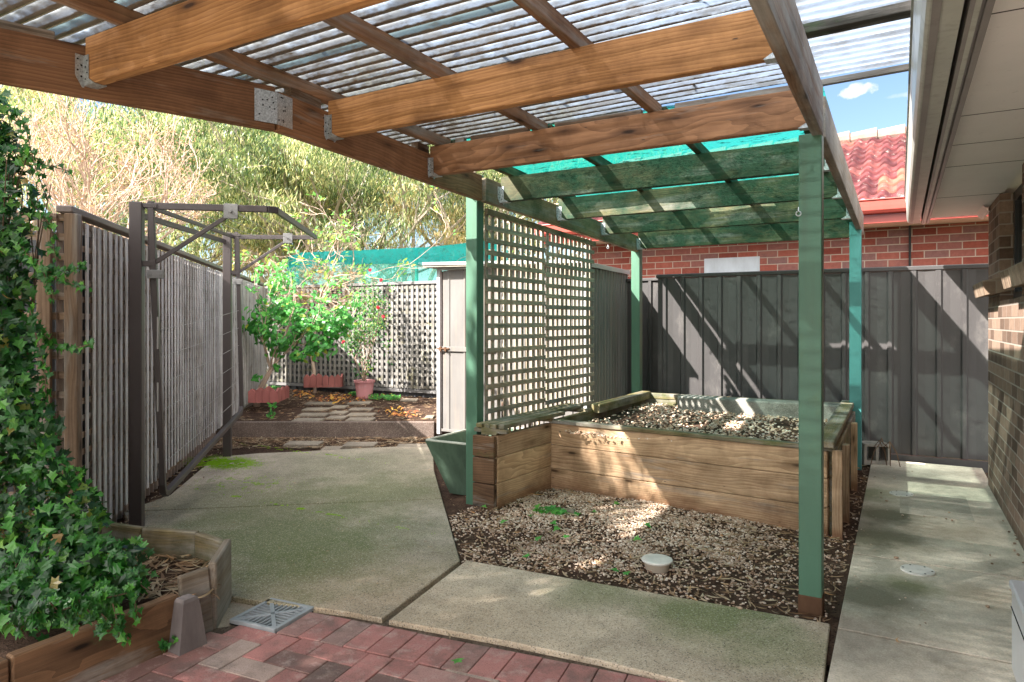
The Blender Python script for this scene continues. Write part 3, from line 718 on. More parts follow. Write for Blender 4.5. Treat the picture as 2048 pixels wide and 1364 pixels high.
# left side wall of the bed runs back to the far corner
for k, (a, c) in enumerate(zs[1:]):
    b = MB(); b.board((-2.46, 5.10, (a + c) / 2 + .03), (-2.42, 7.14, (a + c) / 2 + .03), .05, c - a, ch=.004); b.build('side_board', W_sleepm, PL)
b = MB(); b.board((-2.405, 5.75, ZT + .005), (-2.385, 7.14, ZT + .005), .10, .08, ch=.006); b.build('side_cap', W_sleepm, PL)
b = MB(); b.prism([(-2.42, 5.08), (-.42, 4.88), (-.42, 7.13), (-2.40, 7.13)], .2, .455); b.build('fill_soil', Mgrav, PL)
# narrow bench box beside the bed
BB = thing('bench_box', (-2.6, 5.0, 0), 'narrow sleeper box with mossy slatted bench top between green post and planter', 'bench')
bz = [(-.06, .165), (.169, .355), (.359, .515)]
for (a, c) in bz:
    b = MB(); b.board((-2.575, 4.28, (a + c) / 2), (-2.515, 5.05, (a + c) / 2), .05, c - a, ch=.005); b.build('side_board', W_sleep, BB)
    b = MB(); b.board((-2.74, 4.255, (a + c) / 2), (-2.551, 4.245, (a + c) / 2), .04, c - a - .004, ch=.004); b.build('end_board', W_sleepo, BB)
b = MB(); b.board((-2.68, 4.28, .545), (-2.56, 4.30, .545), .06, .05); b.build('rail_end', W_sleepm, BB)
for k in range(4):
    x = -2.705 + k * .062
    b = MB(); b.board((x, 4.27 + U(-.015, .015), .583), (x + .055, 5.72 if k < 3 else 5.2, .583), .052, .032, ch=.004); b.build('bench_slat', W_sleepm, BB)
for (x, y) in ((-2.75, 4.3), (-2.75, 5.0), (-2.70, 5.66)):
    b = MB(); b.board((x, y, .55), (x + .28, y, .55), .06, .03); b.build('bearer', W_sleepm, BB)
# concrete lintel lying in the bed
b = MB(); b.box(V(-1.20, 6.86, .525), V(1, -.035, 0), V(.035, 1, 0), V(0, 0, 1), .74, .11, .075, .012)
o = b.build('concrete_lintel', Mblock); o['label'] = 'mossy grey concrete slab lying across the gravel at the back of the raised bed'; o['category'] = 'concrete block'

# pebbles
ICO = bmesh.new(); bmesh.ops.create_icosphere(ICO, subdivisions=1, radius=1.0)
ICV = [v.co.copy() for v in ICO.verts]; ICF = [tuple(v.index for v in f.verts) for f in ICO.faces]; ICO.free()
def pebble(mb, p, s, r=None):
    a = U(0, 2 * pi); sx, sy, sz = s * U(.75, 1.35), s * U(.6, .95), s * U(.4, .7); ca, sa = cos(a), sin(a)
    mb.add([p + V((v.x * sx) * ca - (v.y * sy) * sa, (v.x * sx) * sa + (v.y * sy) * ca, v.z * sz) for v in ICV], ICF, None, r)
def inside(p, poly):
    c = False; n = len(poly)
    for i in range(n):
        a, b = poly[i], poly[i - 1]
        if (a[1] > p[1]) != (b[1] > p[1]) and p[0] < (b[0] - a[0]) * (p[1] - a[1]) / (b[1] - a[1]) + a[0]: c = not c
    return c
gp = [tuple(p[:2]) for p in pw((884, 985), (925, 1120), (1656, 1243), (1745, 925))]
gpoly = gp
# gravel bed surface (soil with a gentle mound)
b = MB(); nx = 40; vs = []
for i in range(nx + 1):
    for j in range(nx + 1):
        x = -3.0 + 2.8 * i / nx; y = 3.0 + 4.7 * j / nx; vs.append(V(x, y, -.030 + .014 * mnoise.noise(V(x * 2.5, y * 2.5, 0)) + .035 * math.exp(-((x + 1.9) ** 2 + (y - 4.6) ** 2) / .5)))
b.add(vs, [(i * (nx + 1) + j, (i + 1) * (nx + 1) + j, (i + 1) * (nx + 1) + j + 1, i * (nx + 1) + j + 1) for i in range(nx) for j in range(nx)])
b.build('gravel_bed', Mgrav, smooth=True, kind='structure')
def gz(x, y): return -.030 + .014 * mnoise.noise(V(x * 2.5, y * 2.5, 0)) + .035 * math.exp(-((x + 1.9) ** 2 + (y - 4.6) ** 2) / .5)
b = MB(); cnt = 0; tries = 0
while cnt < 17000 and tries < 200000:
    tries += 1; x, y = U(-2.75, -.24), U(3.2, 7.1)
    if not inside((x, y), gpoly): continue
    if y > 5.05 - (x + 2.49) * .105 and x < -.34: continue
    dens = math.exp(-(((x + 1.75) / .8) ** 2 + ((y - 4.45) / .85) ** 2)) * 1.5 + .5 * math.exp(-(((x + .95) / .5) ** 2 + ((y - 4.25) / .5) ** 2)) + .02
    dens *= .25 + 1.9 * max(0, mnoise.noise(V(x * 4, y * 4, 7)) * .8 + mnoise.noise(V(x * 13, y * 13, 3)) * .5 + .22)
    if R_() > dens: continue
    pebble(b, V(x, y, gz(x, y) + U(.002, .010)), U(.0045, .0105), U(0, .95)); cnt += 1
b.build('pebbles', Mpeb, kind='stuff')
b = MB()
for k in range(6500):
    x, y = U(-2.38, -.43), U(4.92, 7.1)
    if R_() > .55 + .7 * mnoise.noise(V(x * 2, y * 2, 2)): continue
    pebble(b, V(x, y, .455 + U(0, .025)), U(.008, .016))
b.build('planter_gravel', pebmat('pale_pebble', 1.4), kind='stuff')

# ---------------------------------------------------------------- steel fence at the end of the path
def ribbed(b, p0, p1, n, z0, z1, pitch=.205, rib=.034, dep=.024, flat_=.05, ripple=True, zf=None):
    """profiled steel sheet from p0 to p1; n points to the viewer"""
    d = (p1 - p0); L = d.length; d.normalize(); prof = [(0, 0)]
    s = pitch * .4
    while s < L - rib:
        prof += [(s - rib * .9, 0), (s - rib * .45, dep), (s + rib * .45, dep), (s + rib * .9, 0)]
        if ripple: prof += [(s + pitch * .45, -.004)]
        s += pitch
    prof.append((L, 0)); prof = [p for i, p in enumerate(prof) if i == 0 or p[0] > prof[i - 1][0] + 1e-5 or i == len(prof) - 1]
    vs = []; gs = []
    for (s, q) in prof:
        zt = z1 if zf is None else zf(s)
        a = p0 + d * s + n * q; vs += [V(a.x, a.y, z0), V(a.x, a.y, zt)]; gs += [V(s, 0, z0), V(s, 0, zt)]
    b.add(vs, [(2 * i, 2 * i + 2, 2 * i + 3, 2 * i + 1) for i in range(len(prof) - 1)], gs)
FF = thing('steel_fence', (-1, 7.73, 0), 'dark charcoal ribbed steel fence closing the end of the concrete path', 'fence')
b = MB(); ribbed(b, V(-2.42, 7.66, 0), V(.75, 7.73, 0), V(0, -1, 0), .05, 1.845); b.build('steel_sheet', Mfar, FF)
b = MB(); b.board((-2.44, 7.675, 1.868), (.75, 7.745, 1.868), .06, .045, ch=.008); b.build('top_rail', Mfar, FF)
b = MB(); ribbed(b, V(-3.05, 7.86, 0), V(-2.42, 7.80, 0), V(0, -1, 0), .05, 1.83); b.build('steel_sheet', Mfar, FF)
b = MB(); b.board((-3.05, 7.87, 1.845), (-2.42, 7.80, 1.845), .05, .04, ch=.008); b.build('top_rail', Mfar, FF)
b = MB(); b.bx(-.3, .75, 7.68, 7.74, -.06, .045); b.build('bottom_rail', Mfar, FF)

# ---------------------------------------------------------------- shed
SH = thing('garden_shed', (-3.8, 7.2, 0), 'small pale steel garden shed with rusty door bolt beyond the trellis', 'shed')
sx0, sx1, sy0, sy1 = -4.76, -2.87, 6.62, 7.9
b = MB(); ribbed(b, V(sx0 + .06, sy0, 0), V(sx0 + .86, sy0, 0), V(0, -1, 0), .06, 1.95, .22, .02, .010, ripple=False)
dr_ = b.build('door', Mshed, SH)
b = MB(); b.bx(sx0 + .05, sx0 + .86, sy0 - .022, sy0 - .012, 1.0, 1.055); b.build('cross_rail', Mshed, dr_)
b = MB(); b.bx(sx0 + .05, sx0 + .86, sy0 - .02, sy0 - .012, .055, .085); b.build('cross_rail', Mshed, dr_)
b = MB(); b.tube([V(sx0 + .0, sy0 - .03, 1.03), V(sx0 + .17, sy0 - .03, 1.03)], .009, 8); b.bx(sx0 + .03, sx0 + .06, sy0 - .04, sy0 - .02, 1.0, 1.055); b.bx(sx0 + .10, sx0 + .125, sy0 - .04, sy0 - .02, 1.005, 1.05); b.tube([V(sx0 + .13, sy0 - .04, 1.03), V(sx0 + .13, sy0 - .045, .995)], .007, 6); b.build('bolt', Mrust, dr_)
b = MB(); ribbed(b, V(sx0 + .88, sy0 + .004, 0), V(sx1, sy0 + .004, 0), V(0, -1, 0), .02, 1.93, .115, .02, .012, ripple=False); b.build('wall', Mshed, SH)
b = MB(); ribbed(b, V(sx1, sy0 + .004, 0), V(sx1, sy1, 0), V(1, 0, 0), .02, 1.95, .085, .018, .012, ripple=False); b.build('wall', Mshed, SH)
b = MB(); ribbed(b, V(sx0, sy1, 0), V(sx0, sy0, 0), V(-1, 0, 0), .02, 1.95, .115, .02, .012, ripple=False); b.build('wall', Mshed, SH)
b = MB(); b.bx(sx0 - .01, sx0 + .035, sy0 - .03, sy0 + .02, 0.02, 1.97); b.bx(sx1 - .02, sx1 + .016, sy0 - .012, sy0 + .02, .02, 1.95); b.bx(sx0, sx1, sy0 - .035, sy0 + .0, 1.955, 1.985); b.build('frame', Mshedf, SH)
b = MB(); b.add([V(sx0 - .13, sy0 - .14, 2.035), V(sx1 + .02, sy0 - .12, 1.98), V(sx1 + .02, sy1, 1.955), V(sx0 - .13, sy1, 2.0),
                 V(sx0 - .13, sy0 - .14, 1.99), V(sx1 + .02, sy0 - .12, 1.95), V(sx1 + .02, sy1, 1.935), V(sx0 - .13, sy1, 1.975)], [(0, 1, 2, 3), (7, 6, 5, 4), (0, 4, 5, 1), (1, 5, 6, 2), (2, 6, 7, 3), (3, 7, 4, 0)])
b.build('roof', Mshedr, SH)
b = MB(); b.board((sx0 - .13, sy0 - .146, 2.03), (sx1 + .02, sy0 - .126, 1.975), .012, .035); b.board((sx1 + .026, sy0 - .13, 1.955), (sx1 + .026, sy1, 1.94), .012, .05); b.build('roof_edge', Mshedf, SH)

# ---------------------------------------------------------------- left fence: brown steel behind grey lattice
FD = V(-.690, .758, 0).normalized(); FN = V(.758, .690, 0).normalized()
F0 = V(-4.385, 2.42, 0) - FD * .41
FL_ = 8.35
LF = thing('lattice_fence', tuple(F0 + FD * 4), 'long side fence of grey upright lattice slats on brown steel behind the clothesline', 'fence')
b = MB(); ribbed(b, F0 - FN * .05, F0 + FD * FL_ - FN * .05, FN, -.06, 1.96, .11, .026, .02, ripple=False); b.build('steel_sheet', Mfence, LF)
bh, bv = MB(), MB()
def lat2(bh, bv, o, d, n, L, zlo, z1, mat=None):
    z = zlo(0) + .02
    while z < z1:
        s = 0
        while s < L:
            e = min(s + 2.4, L)
            if zlo((s + e) / 2) < z: bh.board(tuple(o + d * s - n * .006 + V(0, 0, z)), tuple(o + d * e - n * .006 + V(0, 0, z + U(-.003, .003))), .008, .035, ch=.001)
            s = e + .004
        z += .1
    s = .02
    while s < L:
        w = U(.034, .043); t = U(.0, .004)
        bv.board(tuple(o + d * s + n * (.006 + t) + V(0, 0, zlo(s) + U(-.008, .008))), tuple(o + d * (s + U(-.003, .003)) + n * (.006 + t) + V(0, 0, z1 + U(-.004, .004))), .009, w, up=d, ch=.001); s += .1 + U(-.006, .006)
lat2(bh, bv, F0 + FN * .03 + FD * .075, FD, FN, FL_ - .1, lambda s: .06 + .012 * s , 1.93)
bh.build('cross_slats', W_frame, LF); bv.build('upright_slats', W_latt, LF, origin=None)
b = MB(); b.board(tuple(F0 - FD * .03 + V(0, 0, 1.985)), tuple(F0 + FD * FL_ + V(0, 0, 1.985)), .085, .04, ch=.006); b.build('top_rail', paint('fence_cap', (.20, .165, .15), .15, .45), LF)
b = MB(); b.board(tuple(F0 + FN * .035 + V(0, 0, 0)), tuple(F0 + FN * .035 + V(0, 0, 1.96)), .07, .07, up=FD, ch=.004); b.build('end_post', W_frame, LF)
# return screen at the near end, behind the ivy
RS = thing('lattice_screen', tuple(F0 - FN * .4), 'brown timber framed lattice screen at the near end of the fence behind ivy', 'lattice screen')
rd = -FN
b = MB()
for s in (.11, .62, 1.1):
    b.board(tuple(F0 + rd * s + V(0, 0, 0)), tuple(F0 + rd * s + V(0, 0, 1.95)), .03, .07, up=rd, ch=.003)
b.build('frame', W_frame, RS)
b = MB(); z = .15
while z < 1.95:
    b.board(tuple(F0 + FD * .02 + rd * -.03 + V(0, 0, z)), tuple(F0 + FD * .02 + rd * 1.15 + V(0, 0, z + U(-.004, .004))), .012, .042, ch=.001); z += .112
b.build('cross_slats', W_frame, RS)
b = MB(); ribbed(b, F0 + FD * .35 + rd * 1.9, F0 + FD * .35 + FN * .0, -FD, -.06, 1.9, .2, .03, .02); b.build('steel_sheet', paint('screen_back_steel', (.07, .075, .08), .1, .5), RS)  # dark blue-grey steel sheet behind the slats

# ---------------------------------------------------------------- back lattice fence
BF = thing('back_lattice_fence', (-7.5, 8.72, 0), 'grey open square lattice fence across the back behind the potted rose', 'fence')
o = V(-10.05, 8.60, 0); e = V(-4.2, 8.90, 0); bd = (e - o).normalized(); bn = V(bd.y, -bd.x, 0); BLn = (e - o).length
b = MB(); ribbed(b, o - bn * .04, e - bn * .04, bn, .0, 1.96, .16, .03, .02, ripple=False); b.build('steel_sheet', paint('back_fence_steel', (.09, .095, .105), .15, .5), BF)
bh, bv = MB(), MB(); z = .30
while z < 1.93:
    bh.board(tuple(o + bn * .02 + V(0, 0, z)), tuple(e + bn * .02 + V(0, 0, z + U(-.004, .004))), .009, .043, ch=.001); z += .1
s = .03
while s < BLn:
    bv.board(tuple(o + bd * s + bn * .031 + V(0, 0, .27)), tuple(o + bd * s + bn * .031 + V(0, 0, 1.93)), .009, .05, up=bd, ch=.001); s += .1 + U(-.003, .003)
bh.build('cross_slats', W_lattb, BF); bv.build('upright_slats', W_lattb, BF)
b = MB(); b.board(tuple(o + V(0, 0, 1.97)), tuple(e + V(0, 0, 1.97)), .07, .05, ch=.006); b.board(tuple(o + bn * .022 + V(0, 0, .235)), tuple(e + bn * .022 + V(0, 0, .235)), .02, .05); b.build('top_rail', paint('back_fence_cap', (.16, .155, .15), .15, .5), BF)

# teal cloth strung beyond the back fence
TC = thing('shade_cloth_screen', (-6.5, 9.8, 1.9), 'teal shade cloth screen strung on a frame beyond the back lattice fence', 'shade cloth')
def cl_pt(x, z, Y=9.9): u = (x - 1024) / 1365; d = Y / (u * SY + CY); return cam2w(u * d, d, H + (643 - z) * d / 1365)
def clothstrip(top, bot, mat, name, bulge=.05):
    b = MB(); n = 40; m = 8; vs = []
    for i in range(n + 1):
        t = i / n; x = 575 + (1000 - 575) * t
        def ip(L):
            for (a, c) in zip(L[:-1], L[1:]):
                if x <= c[0]: return a[1] + (c[1] - a[1]) * (x - a[0]) / (c[0] - a[0])
            return L[-1][1]
        for j in range(m + 1):
            q = ip(top) + (ip(bot) - ip(top)) * j / m; p = cl_pt(x, q); p.y += bulge * mnoise.noise(V(x * .02, q * .03, 1)); vs.append(p)
    b.add(vs, [(i * (m + 1) + j, (i + 1) * (m + 1) + j, (i + 1) * (m + 1) + j + 1, i * (m + 1) + j + 1) for i in range(n) for j in range(m)])
    return b.build(name, mat, TC, smooth=True)
clothstrip([(575, 512), (600, 505), (720, 500), (860, 494), (960, 482), (1000, 478)], [(575, 545), (640, 530), (760, 528), (1000, 520)], Mclothb, 'upper_band')
clothstrip([(575, 545), (640, 530), (760, 528), (1000, 520)], [(575, 600), (1000, 600)], Mclotht, 'lower_panel', .12)
b = MB(); 
for x in (592, 830, 1010): a = cl_pt(x, 500); b.tube([V(a.x, a.y + .05, -.09), V(a.x, a.y + .05, a.z)], .03, 8)
b.build('post', paint('teal_pole', (.05, .3, .26), .1, .5), TC)

# ---------------------------------------------------------------- kerb across the garden
KB = MB(); KB.board((kA.x, kA.y, .05), (kB.x, kB.y, .05), .07, .20, ch=.006); o = KB.build('garden_kerb', Mkerb); o['label'] = 'low brown concrete retaining kerb holding the raised garden bed'; o['category'] = 'kerb'
# stepping stones
st = [((522, 787), (578, 787), 0), ]
def paver_at(x0, x1, y0, y1, z, label, proto=[None]):
    a = ground_at(x0, y1, z); c = ground_at(x1, y1, z); d = ground_at((x0 + x1) / 2, y0, z); w = (c - a).length; m = (a + c) / 2; L = max(.16, min(.24, (d - m).length))
    b = MB(); ax = (c - a).normalized(); ay = V(-ax.y, ax.x, 0)
    b.box(m + ay * L / 2 + V(0, 0, -.016), ax, ay, V(0, 0, 1), w / 2, L / 2, .022, .006)
    o = b.build('stepping_paver', Mpaver); o['label'] = label; o['category'] = 'paver'; o['group'] = 'concrete stepping pavers in the mulch'
gz_ = .15
for (x0, x1, y0, y1, lb) in [
    (609, 668, 801, 808, 'furthest left stepping paver among orange fallen leaves'),
    (603, 653, 813, 820, 'second stepping paver of the left row from the back fence'),
    (594, 651, 824, 831, 'third stepping paver of the left row, under the orange leaves'),
    (582, 640, 835, 842, 'left row stepping paver touching the kerb'),
    (660, 690, 811, 815, 'narrow half buried paver between the two rows, furthest back'),
    (657, 690, 821, 827, 'small pale paver in the middle column, partly covered by mulch'),
    (651, 687, 831, 837, 'middle column paver just behind the kerb'),
    (694, 739, 799, 807, 'stepping paver directly in front of the pink pot'),
    (696, 742, 812, 820, 'second stepping paver of the right row in front of the pink pot'),
    (692, 746, 823, 831, 'third stepping paver of the right row with mossy edge'),
    (690, 744, 835, 841, 'right row stepping paver touching the kerb'),
    (800, 833, 795, 801, 'paver lying right of the small green ground cover'),
    (848, 866, 829, 836, 'paver corner beside the shed door above the kerb')]:
    paver_at(x0, x1, y0, y1, gz_, lb)
for (x0, x1, y0, y1, lb) in [
    (566, 636, 876, 890, 'mossy stepping paver below the kerb, left one'),
    (684, 748, 878, 892, 'clean stepping paver below the kerb, right of the mossy one'),
    (640, 677, 893, 900, 'reddish paver at the edge of the patio slab'),
    (790, 858, 884, 896, 'broken paver beside the shed below the kerb')]:
    paver_at(x0, x1, y0, y1, -.012, lb)
# scalloped edging: one thing each
def edging(p0, p1, p2, n1, n2, z, h, label, back=True):
    root = thing('scalloped_edging', tuple((p0 + p1) / 2 + V(0, 0, z)), label, 'garden edging', 'terracotta scalloped edging sets')
    def run(a, c, n):
        for i in range(n):
            q0 = a + (c - a) * (i / n); q1 = a + (c - a) * ((i + 1) / n); d = (q1 - q0); w = d.length; d.normalize(); nn = V(d.y, -d.x, 0); b = MB()
            prof = [(.03, -.05), (.03, .78), (.12, .85), (.24, .87), (.36, .95), (.5, 1.0), (.64, .95), (.76, .87), (.88, .85), (.97, .78), (.97, -.05)]
            t = .014; hh = h * U(.96, 1.03)
            vs = [q0 + d * (w * u) + nn * t + V(0, 0, z + hh * v) for u, v in prof] + [q0 + d * (w * u) - nn * t + V(0, 0, z + hh * v) for u, v in prof]; m = len(prof)
            b.add(vs, [tuple(range(m)), tuple(range(2 * m - 1, m - 1, -1))] + [(i_, m + i_, m + (i_ + 1) % m, (i_ + 1) % m) for i_ in range(m)])
            b.build('edging_tile', Medge, root)
    run(p0, p1, n1); run(p1, p2, n2)
    if back: run(p0 + V(-.05, .45, 0), p0, 3)
E0, E1 = ground_at(497, 824, .13), ground_at(553, 824, .13)
edging(E0, E1, ground_at(577, 812, .13), 4, 3, .135, .18, 'scalloped terracotta edging round the foot of the citrus shrub')
E0, E1 = ground_at(608, 790, .13), ground_at(682, 789, .13)
edging(E0, E1, ground_at(692, 781, .13), 6, 2, .135, .20, 'scalloped terracotta edging against the back lattice left of the pink pot')

# ---------------------------------------------------------------- houses
NH = thing('neighbour_house', (0, 10, 0), 'red brick neighbouring house with red tiled roof and gutter behind the steel fence', 'house')
b = MB(); b.bx(-3.88, 6, 9.0, 9.25, -.06, 2.52); b.build('wall', Mbrickn, NH)
b = MB(); b.bx(-3.88, -3.65, 9.25, 16, -.06, 2.5); b.build('wall', Mbrickn, NH)
b = MB(); b.bx(-4.35, 6.2, 8.52, 9.02, 2.44, 2.47); b.build('soffit', Mcream, NH)
b = MB(); b.bx(-4.35, 6.2, 8.49, 8.515, 2.43, 2.52); b.build('fascia', Mred, NH)
b = MB(); pf = [(8.49, 2.52), (8.40, 2.53), (8.375, 2.56), (8.37, 2.60), (8.365, 2.655), (8.35, 2.67), (8.355, 2.68), (8.375, 2.675), (8.38, 2.62), (8.49, 2.60)]
vs = [V(x, y, z) for x in (-4.4, 6.25) for (y, z) in pf]; n = len(pf); b.add(vs, [tuple(range(n)), tuple(range(2 * n - 1, n - 1, -1))] + [(i, n + i, n + (i + 1) % n, (i + 1) % n) for i in range(n)]); b.build('gutter', Mred, NH)
mt = M('red_roof_tile', .75, .2); r_ = mt.at('rnd'); c_ = mt.ramp(r_, [(0, (.065, .018, .02)), (.5, (.115, .03, .032)), (.85, (.15, .05, .045)), (1, (.22, .10, .065))])
nz_ = mt.noise(mt.pos(), 13, 6, .75); c_ = mt.mix(mt.rng(nz_, .58, .68, 0, .7), c_, (.36, .34, .31)); c_ = mt.mix(mt.rng(mt.noise(mt.pos(), 4, 4), .5, .7, 0, .5), c_, (.16, .05, .04)); mt.col(c_)
b = MB(); rows = 11; pit = math.tan(radians(24)); run_ = .30
for r in range(rows):
    y0 = 8.44 + r * run_; z0 = 2.66 + (y0 - 8.44) * pit
    x = -4.4 + (r % 2) * .0
    while x < 3.6:
        w = .19; m = 10; vs = []; rr = R_()
        for j in range(2):
            for i in range(m + 1):
                t = i / m; zz = (.040 * sin(pi * t / .6) if t < .6 else -.016 * sin(pi * (t - .6) / .4)) 
                vs.append(V(x + w * t, y0 + j * (run_ + .04) - (0 if j else .02), z0 + zz + j * (run_ + .04) * pit + (.03 if not j else .0)))
        vs += [v - V(0, -.004, .028) for v in vs[:m + 1]]
        b.add(vs, [(i, i + 1, m + 2 + i, m + 1 + i) for i in range(m)] + [(2 * m + 2 + i, 2 * m + 3 + i, i + 1, i) for i in range(m)], None, rr); x += w
b.build('roof', mt.m, NH)
b = MB(); yr = 8.44 + rows * run_; zr = 2.68 + rows * run_ * pit; x = -4.4; i = 0
while x < 3.6:
    b.tube([V(x, yr, zr + .0), V(x + .2, yr, zr + .012), V(x + .40, yr, zr + .018)], [.10, .11, .125], 12); x += .37
b.build('ridge_cap', paint('ridge_mortar', (.22, .16, .13), .25, .8, .2, stain=((.22, .18, .15), .6), s=5), NH)
b = MB(); b.bx(-2.22, -1.53, 8.985, 9.02, 1.87, 2.17); b.build('wall_panel', paint('blue_grey_panel', (.50, .55, .60), .12, .5, s=9), NH)
b = MB(); b.tube([V(.10, 8.985, 1.5), V(.10, 8.985, 2.44)], .012, 6); b.build('cable', Mblack, NH)

HO = thing('brick_house', (.8, 4, 0), 'brown brick house wall with eave, gutter and window along the concrete path', 'house')
b = MB(); b.bx(.635, .90, -1.5, 6.85, -.06, 1.50); w = b.build('wall', Mbrickh, HO)
for (a, c) in ((6.13, 6.85), (-1.5, 5.07)):
    b = MB(); b.bx(.637, .90, a, c, 1.50, 2.29); b.build('brick_pier', Mbrickh, HO)
Wsill = brickmat('sill_brick', (.14, .095, .065), (.25, .18, .125), (.34, .26, .19), (.30, .25, .19), bw=.086, rh=.3, zoff=.15)
for i, (a, c, z) in enumerate(((6.13, 6.86, 1.56), (3.0, 5.07, 1.56))):
    b = MB(); y = c
    while y > a + .02:
        b.box(V(.63, y - .04, z + .055), V(1, 0, .2), V(0, 1, 0), V(-.2, 0, 1), .095, .0385, .055, .004); y -= .086
    b.build('window_sill', Wsill, HO)
    b = MB(); b.bx(.60, .70, a + .003, c - .003, z + .012, z + .085); b.build('sill_mortar', flat('sill_mortar', (.28, .23, .18)), HO)
WI = MB(); WI.bx(.72, .76, 6.06, 6.13, 1.5, 2.29); WI.bx(.72, .76, 5.07, 5.13, 1.5, 2.29); WI.bx(.72, .76, 5.13, 6.06, 2.22, 2.29); WI.bx(.72, .76, 5.13, 6.06, 1.5, 1.56)
wf = WI.build('window', Mblack, HO)
mg = M('window_glass', .06, .6); mg.col((.02, .025, .03)); b = MB(); b.bx(.745, .752, 5.13, 6.06, 1.56, 2.22); b.build('glass', mg.m, wf)
b = MB(); b.add([V(.215, -1.5, 2.295), V(.66, -1.5, 2.295), V(.66, 7.3, 2.295), V(.215, 7.3, 2.295), V(.215, -1.5, 2.33), V(.9, -1.5, 2.33), V(.9, 7.3, 2.33), V(.215, 7.3, 2.33)], [(0, 1, 2, 3), (4, 7, 6, 5), (0, 3, 7, 4), (3, 2, 6, 7)]); so = b.build('soffit', Msoffit, HO)
b = MB()
for y in (1.35, 2.55, 3.75, 4.35, 4.95, 6.15): b.bx(.232, .66, y - .003, y + .003, 2.2935, 2.2965, .0004)
b.build('joint', Mseam, so)
b = MB(); b.add([V(.62, 6.7, 2.245), V(.636, 6.7, 2.245), V(.636, 7.25, 2.245), V(.62, 7.25, 2.245), V(.585, 6.7, 2.294), V(.636, 6.7, 2.294), V(.636, 7.25, 2.294), V(.585, 7.25, 2.294)], [(0, 1, 2, 3), (0, 3, 7, 4), (3, 2, 6, 7)]); b.build('cornice_moulding', Mwhite, HO)
# fascia and gutter
def extr(pf, y0, y1, mat, name, par, closed=True):
    b = MB(); n = len(pf); vs = [V(x, y, z) for y in (y0, y1) for (x, z) in pf]; m = n if closed else n - 1
    b.add(vs, [(i, (i + 1) % n, n + (i + 1) % n, n + i) for i in range(m)] + ([tuple(range(n)), tuple(range(2 * n - 1, n - 1, -1))] if closed else [])); return b.build(name, mat, par)
extr([(.172, 2.245), (.2, 2.245), (.2, 2.26), (.212, 2.26), (.212, 2.245), (.232, 2.245), (.232, 2.34), (.172, 2.5)], -1.5, 7.32, Mgutd, 'fascia', HO)
extr([(.185, 2.2425), (.2, 2.2425), (.2, 2.2475), (.185, 2.2475)], -1.5, 7.32, Mgutter, 'fascia_bead', HO)
extr([(.035, 2.50), (.042, 2.505), (.047, 2.49), (.043, 2.47), (.05, 2.44), (.054, 2.36), (.056, 2.29), (.066, 2.262), (.075, 2.255), (.158, 2.252), (.158, 2.46), (.152, 2.46), (.152, 2.26), (.078, 2.262), (.064, 2.30), (.06, 2.44), (.053, 2.50), (.045, 2.512)], -1.5, 7.3, Mgutter, 'gutter', HO)
extr([(.080, 2.249), (.104, 2.249), (.104, 2.251), (.080, 2.251)], -1.5, 7.3, Mgutd, 'gutter_seam', HO)
b = MB(); b.add([V(.09, -1.5, 2.52), V(3.0, -1.5, 3.6), V(3.0, 7.3, 3.6), V(.09, 7.3, 2.52)], [(0, 1, 2, 3)]); b.build('roof', mt.m, HO)

# ---------------------------------------------------------------- clothesline
Mclamp = paint('clamp_metal', (.17, .17, .165), .2, .5)
CLT = thing('clothesline', (-4.9, 3.4, 0), 'brown folding frame clothesline on two posts with one frame raised and one hanging', 'clothesline')
P0 = along(274, 4.47, 0); P1 = along(455, 6.85, 0)
lineD = (P1 - P0).normalized(); NN = FN
for P, zt in ((P0, 2.13), (P1, 2.24)):
    b = MB(); b.box(V(P.x, P.y, zt / 2 - .03), FN, FD, V(0, 0, 1), .038, .038, zt / 2 + .03, .004); b.build('post', Mbrown, CLT)
    b = MB(); q = P + FN * .085; b.box(V(q.x, q.y, zt - .19), FN, FD, V(0, 0, 1), .017, .017, .20, .002); b.build('hinge_bar', Mbrown, CLT)
    q = P + FN * .05
    b = MB(); b.box(V(q.x, q.y, zt - .02), FN, FD, V(0, 0, 1), .075, .022, .014, .002); b.build('bracket', Mbrown, CLT)
    b = MB(); b.box(V(q.x, q.y, zt - .40), FN, FD, V(0, 0, 1), .06, .022, .018, .002); b.build('bracket', Mbrown, CLT)
U0, U1 = P0 + FN * .06, P1 + FN * .06
zu0, zu1 = 2.11, 2.20; reach = .80; zf0, zf1 = 2.115, 2.215
a0, a1 = U0 + V(0, 0, zu0), U1 + V(0, 0, zu1); c0, c1 = U0 + FN * reach + V(0, 0, zf0), U1 + FN * reach + V(0, 0, zf1)
r1 = FN * .05; dd = (c1 - c0).normalized() * .05
b = MB()
def bar(b, pts, w=.026, h=.044):
    for p, q in zip(pts[:-1], pts[1:]): b.board(p, q, w, h, ch=.003)
bar(b, [a0, c0 - r1, c0 + dd, c1 - dd, c1 - r1, a1])
uf = b.build('upper_frame', Mbrown, CLT)
b = MB(); bar(b, [a0 + FD * .0, a1], .02, .03); b.board(tuple(P0 - FN * .02 + V(0, 0, 2.06)) , tuple(P1 - FN * .02 + V(0, 0, 2.15)), .025, .04); b.build('cross_rail', Mbrown, CLT)
for (P, zt, a) in ((P0, 2.13, a0), (P1, 2.24, a1)):
    b = MB(); b.board(tuple(P + FN * .07 + V(0, 0, zt - .42)), tuple(P + FN * .60 + V(0, 0, zt - .04)), .016, .028, ch=.002); b.build('stay', Mbrown, CLT)
    b = MB(); q = P + FN * .58 + V(0, 0, zt - .04); b.box(q - FD * .02, FN, FD, V(0, 0, 1), .045, .004, .05, .002); b.tube([q - FD * .04, q + FD * .03], .009, 8); b.build('clamp', Mclamp, CLT)
